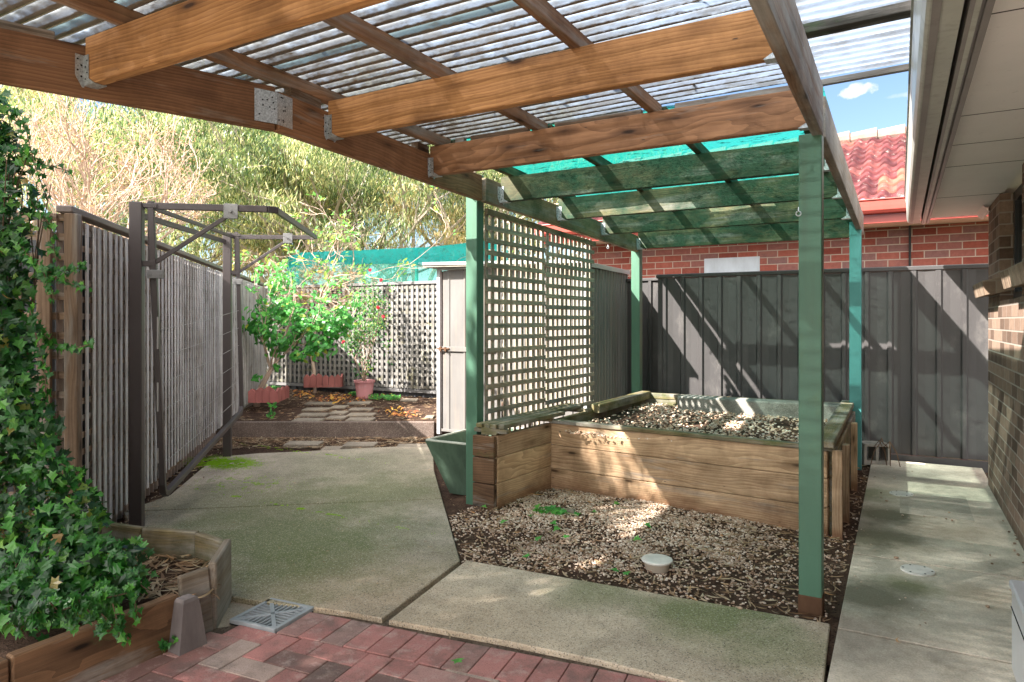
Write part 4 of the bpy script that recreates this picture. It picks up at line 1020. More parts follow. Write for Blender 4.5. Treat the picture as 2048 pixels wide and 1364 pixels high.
for k in range(5):
    t = (k + 1) / 6.2; b = MB(); s0 = a0.lerp(c0, t) - V(0, 0, .005); s1 = a1.lerp(c1, t) - V(0, 0, .005)
    b.tube([s0, s0.lerp(s1, .5) - V(0, 0, .02), s1], .0022, 5); b.build('line', Mwire, CLT)
# hanging frame
Q0, Q1 = P0 + FN * .12, P1 + FN * .10
h0, h1 = .20, .44; t0, t1 = 2.10, 2.2
b = MB(); lean = FN * .035
top0 = Q0 - lean + V(0, 0, t0); bot0 = Q0 + lean + V(0, 0, h0 + .08); bot1 = Q1 + lean + V(0, 0, h1 + .05); top1 = Q1 - lean * .2 + V(0, 0, t1)
cr0 = Q0 + lean + lineD * .06 + V(0, 0, h0); cr1 = Q1 + lean - lineD * .06 + V(0, 0, h1)
mid0 = Q0 + lean + lineD * .018 + V(0, 0, h0 + .025)
for (p, q) in ((top0, bot0), (bot0, mid0), (mid0, cr0), (cr0, cr1), (cr1, bot1), (bot1, top1)):
    d_ = (q - p).normalized(); b.box((p + q) / 2, d_, FN, d_.cross(FN), (p - q).length / 2 + .004, .019, .020, .003)
b.build('hanging_frame', Mbrown, CLT)
for Q, z in ((Q0, 1.66), (Q1, 1.75)):
    b = MB(); c = Q + FN * .0 + V(0, 0, z); b.box(c - FD * .03, FN, FD, V(0, 0, 1), .05, .006, .028, .003)
    for s in (-.03, .03): b.tube([c + FN * s - FD * .04, c + FN * s - FD * .025], .009, 8)
    b.build('clamp', Mclamp, CLT)
for k in range(7):
    z0 = zat(660 + k * 54, 4.47 + .1); z1 = zat(621 + k * 34.7, 6.9)
    p = Q0 + lean * .3 + lineD * .02 + V(0, 0, z0); q = Q1 + lean * .3 - lineD * .01 + V(0, 0, z1)
    b = MB(); b.tube([p, p.lerp(q, .5) - V(0, 0, .012), q], .0019, 5); b.tube([q, q + lineD * .03], .006, 6); b.build('line', Mwire, CLT)
b = MB()
for z0, z1 in ((1.17, 1.38), (.76, .95), (.42, .52)):
    c = Q0 + FN * .0 - FD * .0215; b.box(V(c.x, c.y, (z0 + z1) / 2) + lean * .3, FN, FD, V(0, 0, 1), .005, .0015, (z1 - z0) / 2, .0005)
b.build('slot', Mwire, CLT)

# ---------------------------------------------------------------- green tub
TU = thing('green_tub', (-3.0, 4.9, 0), 'old green tapered concrete tub standing behind the green post', 'tub')
def frust(x0, x1, y0, y1, z0, z1, ix, iy): return [V(x0 + ix, y0 + iy, z0), V(x1 - ix, y0 + iy, z0), V(x1 - ix, y1 - iy, z0), V(x0 + ix, y1 - iy, z0), V(x0, y0, z1), V(x1, y0, z1), V(x1, y1, z1), V(x0, y1, z1)]
vo = frust(-3.30, -2.815, 4.40, 5.30, -.04, .40, .13, .16); vi = frust(-3.275, -2.84, 4.425, 5.275, .04, .40, .11, .14)
b = MB(); b.add(vo + vi, [(0, 3, 2, 1), (0, 1, 5, 4), (1, 2, 6, 5), (2, 3, 7, 6), (3, 0, 4, 7), (8, 9, 10, 11), (8, 12, 13, 9), (9, 13, 14, 10), (10, 14, 15, 11), (11, 15, 12, 8), (4, 5, 13, 12), (5, 6, 14, 13), (6, 7, 15, 14), (7, 4, 12, 15)])
b.build('basin', Mtub, TU)
b = MB(); zz = .402; c4 = [V(-3.29, 4.41, zz), V(-2.825, 4.41, zz), V(-2.825, 5.29, zz), V(-3.29, 5.29, zz)]
for i in range(4): b.tube([c4[i], c4[(i + 1) % 4]], .011, 8)
b.build('rim', Mtubr, TU)

# ---------------------------------------------------------------- small hard things
def disc_cap(name, x, y, r, label, cat, z=0.0):
    p = ground_at(x, y, z); b = MB(); b.lathe(p, [(r, -.01), (r, .004), (r * .96, .007), (.001, .007)], 32); o = b.build(name, Mpvc, smooth=False); o['label'] = label; o['category'] = cat; o['group'] = 'round drain inspection caps in the path'
    b2 = MB()
    for k in range(6): a = k * pi / 3; b2.tube([p + V(cos(a) * r * .82, sin(a) * r * .82, .007), p + V(cos(a) * r * .82, sin(a) * r * .82, .0085)], r * .06, 8)
    b2.build('screw', Mhole, o)
disc_cap('inspection_cover', 1803, 988, .085, 'further round cream drain cap set in the path', 'drain cap')
disc_cap('inspection_cover', 1835, 1141, .083, 'nearer round white drain cap with screws set in the path', 'drain cap')
p = ground_at(1314, 1128, 0); PC = thing('pipe_cap', (p.x, p.y, -.03), 'round white plastic pipe cap sticking out of the gravel', 'pipe cap')
b = MB(); b.lathe(p, [(.06, -.05), (.066, -.01), (.072, .01), (.072, .02), (.0, .02)], 36); b.build('pipe', paint('cap_side', (.42, .36, .28), .15, .5), PC)
b = MB(); b.lathe(p, [(.06, .015), (.083, .018), (.086, .026), (.083, .030), (.06, .032), (.001, .033)], 40); b.build('lid', Mpvc, PC)
# grate
dc = sum(dr, V(0, 0, 0)) / 4; gxd = ((dr[3] - dr[0]) + (dr[2] - dr[1])).normalized(); gyd = V(-gxd.y, gxd.x, 0); hs = .132
GR = thing('drain_grate', (dc.x, dc.y, -.02), 'square grey metal drain grate with slots set at the corner of the brick paving', 'drain grate')
def gpnt(u, v, z=-.004): return V(dc.x, dc.y, z) + gxd * u + gyd * v
b = MB()
for s in (-1, 1):
    b.box(gpnt(0, s * (hs - .009), -.009), gxd, gyd, V(0, 0, 1), hs, .010, .010, .003); b.box(gpnt(s * (hs - .009), 0, -.0095), gxd, gyd, V(0, 0, 1), .010, hs - .018, .0095, .002)
b.build('rim', Mgrate, GR)
b = MB(); h2 = hs - .018
for s in (-1, 1): b.board(gpnt(-h2, -s * h2, -.008), gpnt(h2, s * h2, -.008), .018, .012, ch=.001)
k = -h2 + .013
while k < h2:      # slots in each quarter run square to its outer edge
    for s in (-1, 1):
        a = max(abs(k) - .002, .0)
        b.board(gpnt(k, s * a, -.0094), gpnt(k, s * h2, -.0094), .008, .010, ch=.001); b.board(gpnt(s * a, k, -.0097), gpnt(s * h2, k, -.0097), .008, .010, ch=.001)
    k += .0235
b.build('bars', Mgrate, GR)
b = MB(); b.box(gpnt(0, 0, -.0215), gxd, gyd, V(0, 0, 1), hs, hs, .0025); b.build('pit', Mhole, GR)
# cinder block by the fence
b = MB(); c = V(-.12, 7.40, .095)
for dx in (-.13, 0, .13): b.bx(c.x + dx - .016, c.x + dx + .016, c.y - .09, c.y + .09, 0, .19)
b.bx(c.x - .145, c.x + .145, c.y - .092, c.y - .062, 0.001, .032); b.bx(c.x - .145, c.x + .145, c.y - .092, c.y + .092, .165, .192); b.bx(c.x - .145, c.x + .145, c.y - .09, c.y + .09, -.01, .03)
b.v = [V(c.x - .10 + (v.x - c.x) * .75 - (v.y - c.y) * .4, c.y + (v.y - c.y) * .9 + (v.x - c.x) * .3, v.z) for v in b.v]
o = b.build('hollow_block', paint('hollow_block', (.24, .22, .19), .3, .9, .1, s=9)); o['label'] = 'grey hollow concrete block on the ground behind the teal post'; o['category'] = 'concrete block'
b = MB(); q = ground_at(1752, 905, 0)
for k in range(5):
    a = U(0, 6); s0 = V(-.17 + U(-.05, .1), 7.35 + U(-.1, .1), .17); b.tube([s0, s0 + V(.06 * cos(a), -.05, .07), s0 + V(.12 * cos(a), -.1, -.02), s0 + V(.15 * cos(a), -.14, -.14)], .004, 5)
o = b.build('bent_wire', Mrust); o['label'] = 'tangle of rusty bent wire on the hollow concrete block'; o['category'] = 'wire'
# stainless cabinet corner, lower right
SC = thing('steel_cabinet', (.3, 2.25, 0), 'stainless steel cabinet corner at the right edge of the photo on the path', 'cabinet')
cc = along(2023, 2.58, 0)
b = MB(); b.bx(cc.x, cc.x + .55, 1.2, cc.y, .04, .345, .004); b.build('body', Msteel, SC)
b = MB(); b.bx(cc.x - .008, cc.x + .56, 1.2, cc.y + .008, .345, .375, .010); b.build('lid', Msteel, SC)
b = MB(); b.bx(cc.x - .003, cc.x + .55, 1.2, cc.y + .003, .27, .274, .001); b.tube([V(cc.x + .03, cc.y - .03, -.002), V(cc.x + .03, cc.y - .03, .05)], .02, 10); b.tube([V(cc.x + .5, cc.y - .03, -.002), V(cc.x + .5, cc.y - .03, .05)], .02, 10); b.build('trim', Mhole, SC)

# ---------------------------------------------------------------- near left planter of old sleepers
LP = thing('sleeper_planter', (-3.2, 2.3, 0), 'low garden bed of worn sleepers at the lower left, half buried in ivy', 'planter')
def sl(b, p, q, z0, z1, w=.05): b.board(tuple(V(p.x, p.y, (z0 + z1) / 2)), tuple(V(q.x, q.y, (z0 + z1) / 2)), w, z1 - z0, ch=.006)
A = ground_at(352, 1284); fbm = ground_at(150, 1364 - 0 + 8); 
tt = (fbm - fb0).dot(fd); mid = fb0 + fd * ((A - fb0).length - .62)
b = MB(); sl(b, fb0 - fd * 1.2, mid - fd * .004, -.04, .20); b.build('front_sleeper', W_sleepo, LP)
b = MB(); sl(b, mid + fd * .004, A, -.04, .205); b.build('front_sleeper', W_sleepo, LP)
sp = [ground_at(362, 1268), ground_at(420, 1248), ground_at(456, 1192)]
Wup = wood('sleeper_upright', (.16, .12, .08), (.42, .34, .24), grey=.6)
b = MB(); b.board(tuple((sp[0] + V(0, 0, .10))), tuple(sp[1] + V(0, 0, .11)), .035, .30, ch=.006); b.build('upright_board', Wup, LP)
b = MB(); b.board(tuple((sp[1] + FN * .01 + V(0, 0, .12))), tuple(sp[2] + V(0, 0, .13)), .035, .31, ch=.006); b.build('upright_board', Wup, LP)
bk = [along(450, 3.36, 0), along(395, 3.50, 0), along(285, 3.55, 0), along(205, 3.62, 0), along(120, 3.66, 0)]
hts = [.27, .275, .28, .29]
for i in range(4):
    b = MB(); b.board(tuple(bk[i] + V(0, 0, hts[i] / 2 - .02)), tuple(bk[i + 1] + (bk[i] - bk[i + 1]) * .02 + V(0, 0, hts[i] / 2 - .02 + .004 * i)), .04, hts[i] + .04, ch=.006); b.build('back_sleeper', W_sleepm, LP)
b = MB(); b.prism([tuple(p[:2]) for p in (fb0 - fd * 1.2, A, sp[1], sp[2], bk[1], bk[2], bk[4], bk[4] - V(1.2, .9, 0))], -.04, .13); b.build('bed_soil', Msoil, LP)
STB = thing('edge_stub', tuple(ground_at(372, 1286)), 'short charcoal concrete stub standing at the corner of the old sleeper planter', 'post')
p = ground_at(373, 1288); ax = fd; ay = V(-ax.y, ax.x, 0); b = MB()
vs = [p + ax * (sx * w) + ay * (sy * w2) + V(0, 0, z) for (w, w2, z) in ((.066, .05, -.03), (.048, .04, .10), (.036, .033, .185), (.028, .026, .197)) for sx, sy in ((-1, -1), (1, -1), (1, 1), (-1, 1))]
b.add(vs, [(i * 4 + k, i * 4 + (k + 1) % 4, i * 4 + 4 + (k + 1) % 4, i * 4 + 4 + k) for i in range(3) for k in range(4)] + [(12, 13, 14, 15)]); b.build('stub', Mchar, STB)

# ---------------------------------------------------------------- plants
def frame_from(n):
    n = n.normalized(); t = n.orthogonal().normalized(); return t, n.cross(t)
IVY = [(0, -.40), (.13, -.47), (.30, -.60), (.24, -.30), (.52, -.20), (.30, .0), (.20, .12), (.11, .24), (0, .62)]
IVY = IVY + [(-x, y) for x, y in IVY[-2:0:-1]]
OVAL = [(0, -.5), (.17, -.25), (.22, .02), (.13, .32), (0, .52), (-.13, .32), (-.22, .02), (-.17, -.25)]
GUM = [(0, -.5), (.075, -.1), (.05, .25), (0, .5), (-.05, .25), (-.075, -.1)]
def leaf(mb, p, n, up, s, shape, fold=.15, r=None):
    n = n.normalized(); y = (up - n * up.dot(n))
    if y.length < 1e-4: y = n.orthogonal()
    y.normalize(); x = y.cross(n)
    mb.add([p + x * (a * s) + y * (b * s) + n * (abs(a) * fold * s * 2 - b * b * s * .25) for a, b in shape], [tuple(range(len(shape)))], None, r)
def rvec():
    while True:
        v = V(U(-1, 1), U(-1, 1), U(-1, 1))
        if .05 < v.length < 1: return v.normalized()

def blob_leaves(mb, blobs, dens, size, shape, face, droop=.5, shell=(.55, 1.05), spread=.8, rbias=0.0, nz=.25):
    for (c, rx, ry, rz_) in blobs:
        n = int(dens * (rx * ry + ry * rz_ + rx * rz_) * 4)
        for _ in range(n):
            v = rvec(); k = U(*shell); k *= 1 + nz * mnoise.noise(v * 2.2 + c * 1.7) * 2
            p = c + V(v.x * rx * k, v.y * ry * k, v.z * rz_ * k)
            nn = (v * spread + face + rvec() * .55)
            leaf(mb, p, nn, V(0, 0, -1) * droop + rvec() * .7, size * U(.6, 1.25), shape, .12, min(1, max(0, U(0, 1) + rbias)))

# ivy over the screen and the planter
IV = thing('ivy', tuple(along(40, 3.3, .1)), 'dense green ivy climbing the lattice screen and spilling over the old sleeper planter', 'ivy')
b = MB(); tc_ = V(.3, -.9, .25).normalized()
def cb(x, y, d, r, ry=None, rz_=None): p = along(x, d, 0); return (V(p.x, p.y, zat(y, d)), r, ry or r, rz_ or r)
blobs = [cb(-25, 240, 3.35, .10, .12, .18), cb(-8, 330, 3.4, .15, .15, .22), cb(-22, 440, 3.3, .22, .18, .25), cb(-8, 560, 3.3, .22, .18, .25), cb(-30, 680, 3.25, .26, .2, .25),
         cb(5, 760, 3.2, .19, .18, .22), cb(0, 860, 3.15, .26, .2, .24), cb(55, 890, 3.2, .19, .16, .18), cb(90, 960, 3.2, .19, .16, .17), cb(60, 1030, 3.1, .24, .2, .2), cb(135, 1030, 3.15, .19, .18, .13), cb(150, 1085, 3.05, .21, .2, .13),
         cb(30, 1110, 2.95, .27, .22, .22), cb(190, 1130, 3.0, .18, .18, .10), cb(120, 1140, 2.85, .24, .22, .16), cb(225, 1120, 2.95, .16, .16, .08), cb(250, 1160, 2.88, .10, .12, .06), cb(160, 1225, 2.68, .10, .10, .08), cb(215, 1205, 2.74, .08, .08, .06), cb(80, 1225, 2.6, .16, .1, .09), cb(160, 1000, 3.25, .10, .12, .14), cb(20, 1190, 2.72, .22, .2, .14), cb(120, 1195, 2.75, .19, .18, .09), cb(200, 1195, 2.82, .13, .14, .06), cb(-90, 700, 3.1, .3, .25, .6), cb(-90, 1050, 2.9, .3, .3, .4)]
blob_leaves(b, [(c_, a_ * .86, b_ * .86, z_ * .92) for (c_, a_, b_, z_) in blobs], 520, .052, IVY, tc_ * .9, shell=(.3, 1.08))
# trailing shoots
def shoot(mb, pts, n, size, shape, spread=.02, rb=0.0):
    for i in range(n):
        t = i / max(1, n - 1) * (len(pts) - 1); k = min(int(t), len(pts) - 2); p = pts[k].lerp(pts[k + 1], t - k)
        leaf(mb, p + rvec() * spread, tc_ + rvec() * .5, V(0, 0, -1) + rvec() * .8, size * U(.7, 1.2) * (1 - .35 * i / n), shape, .12, min(1, U(.3, .95) + rb))
def P3(x, y, d): p = along(x, d, 0); return V(p.x, p.y, zat(y, d))
stm = MB()
def dB(x): a = fb0; u = (x - 1024) / 1365; n_ = V(-fd.y, fd.x, 0); w_ = cam2w(u, 1, 0); return n_.dot(a) / n_.dot(w_) - .075
def PB(x, y): return P3(x, y, dB(x))
for pts, n in (([P3(60, 640, 3.25), P3(110, 690, 3.3), P3(150, 697, 3.3), P3(188, 686, 3.3)], 22), ([P3(80, 545, 3.3), P3(130, 560, 3.3), P3(172, 580, 3.3)], 16), ([P3(90, 545, 3.3), P3(140, 540, 3.35), P3(172, 532, 3.35)], 16),
               ([P3(50, 300, 3.4), P3(90, 330, 3.45), P3(140, 342, 3.5)], 12), ([P3(20, 220, 3.4), P3(50, 250, 3.4), P3(70, 330, 3.4), P3(95, 400, 3.4)], 30), ([P3(60, 620, 3.2), P3(90, 740, 3.2), P3(95, 860, 3.2)], 34), ([P3(30, 480, 3.2), P3(85, 540, 3.2), P3(110, 600, 3.25)], 22), ([P3(60, 400, 3.3), P3(100, 450, 3.35), P3(112, 520, 3.35)], 20),
               ([P3(255, 1165, 2.86), PB(270, 1200), PB(272, 1245)], 12), ([P3(180, 1190, 2.8), PB(205, 1230), PB(235, 1262), PB(258, 1282)], 24), ([P3(60, 880, 3.1), P3(120, 925, 3.15), P3(165, 955, 3.2)], 24), ([P3(185, 1080, 3.1), P3(225, 1100, 3.15), P3(245, 1140, 3.05)], 22), ([PB(150, 1195), PB(180, 1225), PB(205, 1262)], 22), ([P3(200, 1170, 2.78), PB(225, 1205), PB(238, 1255)], 22), ([PB(100, 1205), PB(130, 1235), PB(145, 1255)], 18), ([PB(-20, 1235), PB(40, 1255), PB(85, 1240)], 26), ([PB(60, 1225), PB(110, 1225), PB(170, 1205)], 26), ([PB(180, 1200), PB(215, 1195), PB(260, 1185)], 20), ([P3(240, 1150, 2.9), P3(275, 1165, 2.86), P3(295, 1180, 2.85)], 14), ([P3(290, 1290, 2.80), P3(325, 1290, 2.8), P3(352, 1284, 2.8)], 12)):
    shoot(b, pts, int(n * 1.5), .05, IVY); stm.tube(pts, .0025, 5)
blob_leaves(b, [(c_, a_, b_ * .9, z_ * 1.1) for (c_, a_, b_, z_) in blobs[:7]], 420, .052, IVY, tc_ * .9, shell=(.5, 1.08))
b.build('leaves', Mivy, IV)
for k in range(22):
    p = along(U(-60, 50), U(3.3, 3.5), 0); pts = [V(p.x, p.y, .1)]
    for j in range(6): q = pts[-1] + V(U(-.06, .06), U(-.06, .06), U(.25, .42)); pts.append(q)
    stm.tube(pts, [.008 * (1 - .12 * i) for i in range(7)], 5)
stm.build('stem', Mtwigd, IV)

def branches(mb, p, d, L, r, lvl, tips, bend=.35, n=3, spread=.7, up=.2, seg=4, ratio=.68, minr=.002):
    pts = [p]; dd = d.normalized()
    for i in range(seg):
        dd = (dd + rvec() * bend * .5 + V(0, 0, up * .2)).normalized(); pts.append(pts[-1] + dd * L / seg)
    mb.tube(pts, [max(minr, r * (1 - .45 * i / seg)) for i in range(seg + 1)], 6 if r > .012 else (4 if r > .004 else 3), cap=False)
    if lvl == 0: tips.append((pts[-1], dd)); tips.append((pts[len(pts) // 2], dd)); return
    for k in range(n):
        t = U(.45, 1.0) if k else 1.0; i = min(seg - 1, int(t * seg)); q = pts[i].lerp(pts[i + 1], t * seg - i)
        nd = (dd + rvec() * spread + V(0, 0, up)).normalized(); branches(mb, q, nd, L * ratio * U(.8, 1.15), r * .58, lvl - 1, tips, bend, n, spread, up, seg, ratio, minr)

# citrus shrub
cp = ground_at(513, 812, .14); CI = thing('citrus_shrub', (cp.x, cp.y, .135), 'leaning bright green leafy shrub growing from the scalloped edging', 'shrub')
b = MB(); tips = []
mid1 = P3(538, 760, 9.6); 
b.tube([V(cp.x, cp.y, .10), P3(508, 795, 9.65), P3(520, 775, 9.65), P3(541, 738, 9.6)], [.035, .030, .026, .022], 8)
b.tube([V(cp.x + .03, cp.y, .10), P3(520, 785, 9.65), P3(540, 745, 9.6), P3(560, 715, 9.6)], [.025, .022, .02, .015], 8)
random.seed(21)
for (s, e) in (((541, 738), (500, 640)), ((541, 738), (550, 650)), ((560, 715), (600, 690)), ((560, 715), (650, 660)), ((548, 730), (590, 640)), ((541, 738), (520, 700)), ((600, 690), (680, 670)), ((550, 650), (560, 590))):
    p = P3(*s, 9.6); q = P3(*e, 9.6 + U(-.3, .3)); branches(b, p, q - p, (q - p).length, .012, 2, tips, n=3, spread=.6)
b.build('branches', Mtwig, CI)
b = MB(); bl = [cb(520, 640, 9.6, .22, .25, .24), cb(570, 620, 9.6, .26, .3, .2), cb(560, 680, 9.55, .30, .3, .22), cb(625, 640, 9.6, .30, .3, .22), cb(640, 690, 9.55, .24, .3, .2), cb(668, 655, 9.6, .18, .25, .22), cb(600, 710, 9.55, .16, .2, .1), cb(505, 655, 9.6, .13, .2, .1), cb(552, 735, 9.55, .07, .08, .06), cb(513, 755, 9.55, .07, .08, .04), cb(688, 640, 9.6, .12, .2, .12)]
blob_leaves(b, bl, 200, .105, OVAL, V(.35, -.8, .6), shell=(.35, 1.05))
for (t, d) in tips:
    for _ in range(4): leaf(b, t + rvec() * .05, V(.3, -.7, .6) + rvec() * .6, d + rvec() * .6, .09 * U(.7, 1.2), OVAL)
b.build('leaves', Mcitrus, CI)
# little seedling in front of the edging
p = ground_at(545, 838, .14); b = MB()
for _ in range(26): leaf(b, p + V(U(-.05, .05), U(-.04, .04), U(.02, .20)), V(.2, -.8, .5) + rvec() * .5, V(0, 0, -1) + rvec(), .055, OVAL)
o = b.build('seedling', Mcitrus); o['label'] = 'tiny green seedling just behind the kerb in front of the scalloped edging'; o['category'] = 'plant'
# pink pot with the rose
p = ground_at(729, 796, .135); POT = thing('flower_pot', (p.x, p.y, .135), 'faded pink terracotta pot standing before the back lattice', 'pot')
b = MB(); b.lathe(p, [(.115, 0), (.118, .01), (.150, .245), (.166, .25), (.170, .285), (.158, .287), (.150, .27), (.001, .262)], 36); b.build('pot', Mterra, POT, smooth=False)
b = MB(); b.lathe(p, [(.15, .272), (.001, .276)], 24); b.build('potting_soil', Msoil, POT)
RO = thing('rose_bush', (p.x, p.y, .41), 'climbing rose with small red flowers growing in the pink pot', 'shrub')
b = MB(); tips = []; c = p + V(0, 0, .26)
D9 = 10.5
for e in ((712, 640), (735, 600), (752, 640), (700, 690), (765, 690), (725, 660), (760, 600), (700, 600)):
    q = P3(*e, D9 + U(-.2, .2)); branches(b, c + rvec() * .04, q - c, (q - c).length * .6, .009, 2, tips, n=3, spread=.45)
b.build('stems', Mtwig, RO)
b = MB(); bl = [cb(715, 650, D9, .30, .25, .28), cb(745, 660, D9, .26, .25, .30), cb(705, 690, D9, .22, .2, .25), cb(735, 720, D9, .28, .2, .22), cb(760, 640, D9, .14, .2, .22), cb(745, 600, D9, .2, .2, .26), cb(770, 690, D9, .14, .15, .16), cb(710, 610, D9, .22, .2, .2), cb(715, 745, D9, .14, .15, .15), cb(778, 725, D9, .08, .1, .05)]
blob_leaves(b, bl, 95, .052, OVAL, V(.35, -.8, .5), shell=(.3, 1.1))
for (t, d) in tips:
    for _ in range(5): leaf(b, t + rvec() * .06, V(.3, -.7, .6) + rvec() * .6, rvec(), .05, OVAL)
b.build('leaves', Mrose, RO)
for (x, y) in ((756, 615), (687, 684), (767, 633), (762, 560), (740, 540), (700, 655)):
    b = MB(); q = P3(x, y, D9 - .3)
    for _ in range(18): leaf(b, q + rvec() * .016, rvec() + V(0, -.6, 0), rvec(), .04, OVAL, .3)
    b.build('flower', Mflow, RO)
# bare vine with sparse leaves over the back fence
VI = thing('bare_vine', tuple(ground_at(630, 782, .135)), 'twisting bare vine with a few yellow green leaves sprawling over the back fence', 'vine')
random.seed(5); b = MB(); tips = []; DV = 11.6
base = P3(630, 772, DV); b.tube([V(base.x, base.y, .12), P3(628, 740, DV), P3(622, 700, DV), P3(634, 640, DV), P3(640, 600, DV)], [.03, .028, .024, .02, .016], 8)
for (s, e, r) in (((640, 600), (580, 560), .02), ((640, 600), (700, 545), .02), ((634, 640), (560, 600), .018), ((640, 600), (650, 530), .018), ((700, 545), (760, 560), .014), ((580, 560), (540, 520), .012), ((650, 530), (690, 470), .011), ((622, 560), (600, 500), .011), ((700, 545), (740, 500), .011), ((640, 600), (740, 610), .016), ((560, 600), (530, 610), .01), ((660, 560), (820, 590), .008), ((640, 580), (680, 590), .016)):
    p = P3(*s, DV); q = P3(*e, DV - U(0, .5)); branches(b, p, q - p, (q - p).length, r, 3, tips, n=3, spread=.85, up=.1, bend=.6, minr=.0035)
b.build('branches', Mtwig, VI)
b = MB()
for (t, d) in tips:
    if R_() < .35:
        for _ in range(3): leaf(b, t + rvec() * .06, V(.3, -.7, .6) + rvec() * .6, d + rvec() * .4, .085 * U(.7, 1.2), OVAL)
bl = [cb(600, 590, DV, .5, .25, .25), cb(680, 600, DV, .4, .25, .25), cb(630, 540, DV, .5, .3, .3), cb(690, 550, DV, .25, .3, .2)]
blob_leaves(b, bl, 22, .085, OVAL, V(.35, -.8, .5), shell=(.1, 1.1))
b.build('leaves', Mvine, VI)
b = MB()
for _ in range(2600):
    v = rvec(); c = random.choice(bl)[0] + V(.0, 0, -.05); p = c + V(v.x * .6, v.y * .2, v.z * .28) * U(.2, 1); d = rvec() * U(.05, .16); b.add([p, p + V(.004, 0, .006), p + d], [(0, 1, 2)])
b.build('dry_twigs', Mlitter, VI)
# ground cover plants
for (x, y, w, lb) in ((770, 799, .30, 'low patch of small leafy ground cover right of the pink pot'), (707, 792, .09, 'small green weed left of the pink pot'), (548, 780, .14, 'low green weed in the corner between the two fences')):
    p = ground_at(x, y, .14); b = MB()
    for _ in range(int(900 * w)): a = U(0, 6.3); k = math.sqrt(R_()) * w; leaf(b, p + V(cos(a) * k, sin(a) * k * .5, U(.01, .07)), V(0, -.5, 1) + rvec() * .5, rvec(), .045, OVAL)
    o = b.build('ground_cover', Mcitrus); o['label'] = lb; o['category'] = 'plant'
# green clump in the gravel
p = ground_at(1105, 1025, 0); b = MB()
for _ in range(46): leaf(b, p + V(U(-.12, .12), U(-.06, .06), U(.0, .03)), V(0, -.3, 1) + rvec() * .5, rvec(), .055, IVY, .1, U(.4, .9))
o = b.build('leaf_clump', Mcitrus); o['label'] = 'small green leafy weed in the gravel in front of the raised bed'; o['category'] = 'plant'
b = MB(); p = ground_at(1130, 1024, .0); b.box(V(p.x, p.y, .01), V(1, .2, 0), V(-.2, 1, 0), V(0, 0, 1), .07, .03, .012, .008); o = b.build('flat_stone', Mpaver); o['label'] = 'flat pale stone in the gravel beside the green weed'; o['category'] = 'stone'

# ---------------------------------------------------------------- litter
def strip(mb, p, a, L, w, curve, lift=.01, r=None):
    n = 5; vs = []; x = V(cos(a), sin(a), 0); q = V(-sin(a), cos(a), 0)
    for i in range(n + 1):
        t = i / n - .5; ww = w * (1 - (2 * abs(t)) ** 1.6) + .0006; c = p + x * (L * t) + q * (curve * (.25 - t * t) * L) + V(0, 0, lift * (.3 + 1.5 * t * t))
        vs += [c + q * ww, c - q * ww + V(0, 0, ww * .5)]
    mb.add(vs, [(2 * i, 2 * i + 1, 2 * i + 3, 2 * i + 2) for i in range(n)], None, r)
random.seed(11)
b = MB()
for k in range(3600):
    x, y = U(-2.75, -.24), U(3.2, 7.4)
    if ((x + 1.75) / .7) ** 2 + ((y - 4.4) / .6) ** 2 < 1 and R_() < .75: continue
    if not inside((x, y), gpoly) or (y > 5.02 - (x + 2.49) * .105 and x < -.34): continue
    strip(b, V(x, y, gz(x, y) + U(.006, .02)), U(0, 6.3), U(.03, .12), U(.002, .006), U(-.5, .5), .014, U(0, .98))
for k in range(1900):        # strip below the kerb
    t = R_(); p = kA.lerp(kB, t) ; f = U(.0, 1.1) ** 1.3; q = p - V(-SY, CY, 0) * (.06 + f * .75)
    if f > .93: continue
    strip(b, V(q.x, q.y, -.04 + U(0, .012)), U(0, 6.3), U(.03, .16), U(.002, .006), U(-.6, .6), .015, U(0, .95))
for k in range(2200):        # raised bed at the back
    t = R_(); x = U(-9.6, -4.4); y = U(5.4, 8.8); p = V(x, y, .14)
    strip(b, p + V(0, 0, U(0, .01)), U(0, 6.3), U(.03, .13), U(.002, .007), U(-.6, .6), .015, U(0, .95)) if (V(x, y, 0) - kB).dot(V(-SY, CY, 0)) > .06 else None
for k in range(420):         # old sleeper planter
    p = along(U(150, 430), U(2.95, 3.5), .14); strip(b, V(p.x, p.y, .135 + U(0, .02)), U(0, 6.3), U(.04, .16), U(.002, .008), U(-.6, .6), .02, U(0, .95))
for k in range(230):         # foot of the left fence
    s = U(.2, 4.2); p = F0 + FD * s + FN * (.06 + abs(random.gauss(0, .09))); strip(b, V(p.x, p.y, .004), U(0, 6.3), U(.02, .12), U(.002, .005), U(-.6, .6), .01, U(0, .95))
b.build('leaf_litter', Mlitter, kind='stuff')
b = MB()
for (x, y) in ((605, 790), (690, 797), (650, 800), (640, 800), (680, 795), (600, 785), (770, 790), (700, 800), (630, 795), (672, 802), (820, 830), (790, 822), (802, 832)):
    for _ in range(14):
        p = ground_at(x + random.gauss(0, 16), y + random.gauss(0, 3), .14); leaf(b, p + V(0, 0, U(.005, .03)), V(0, -.4, 1) + rvec() * .6, rvec(), U(.05, .09), OVAL, .3, R_())
b.build('autumn_leaves', leafmat('autumn_leaves', [(0, (.20, .06, .03)), (.5, (.45, .16, .05)), (1, (.62, .36, .06))], .2), kind='stuff')
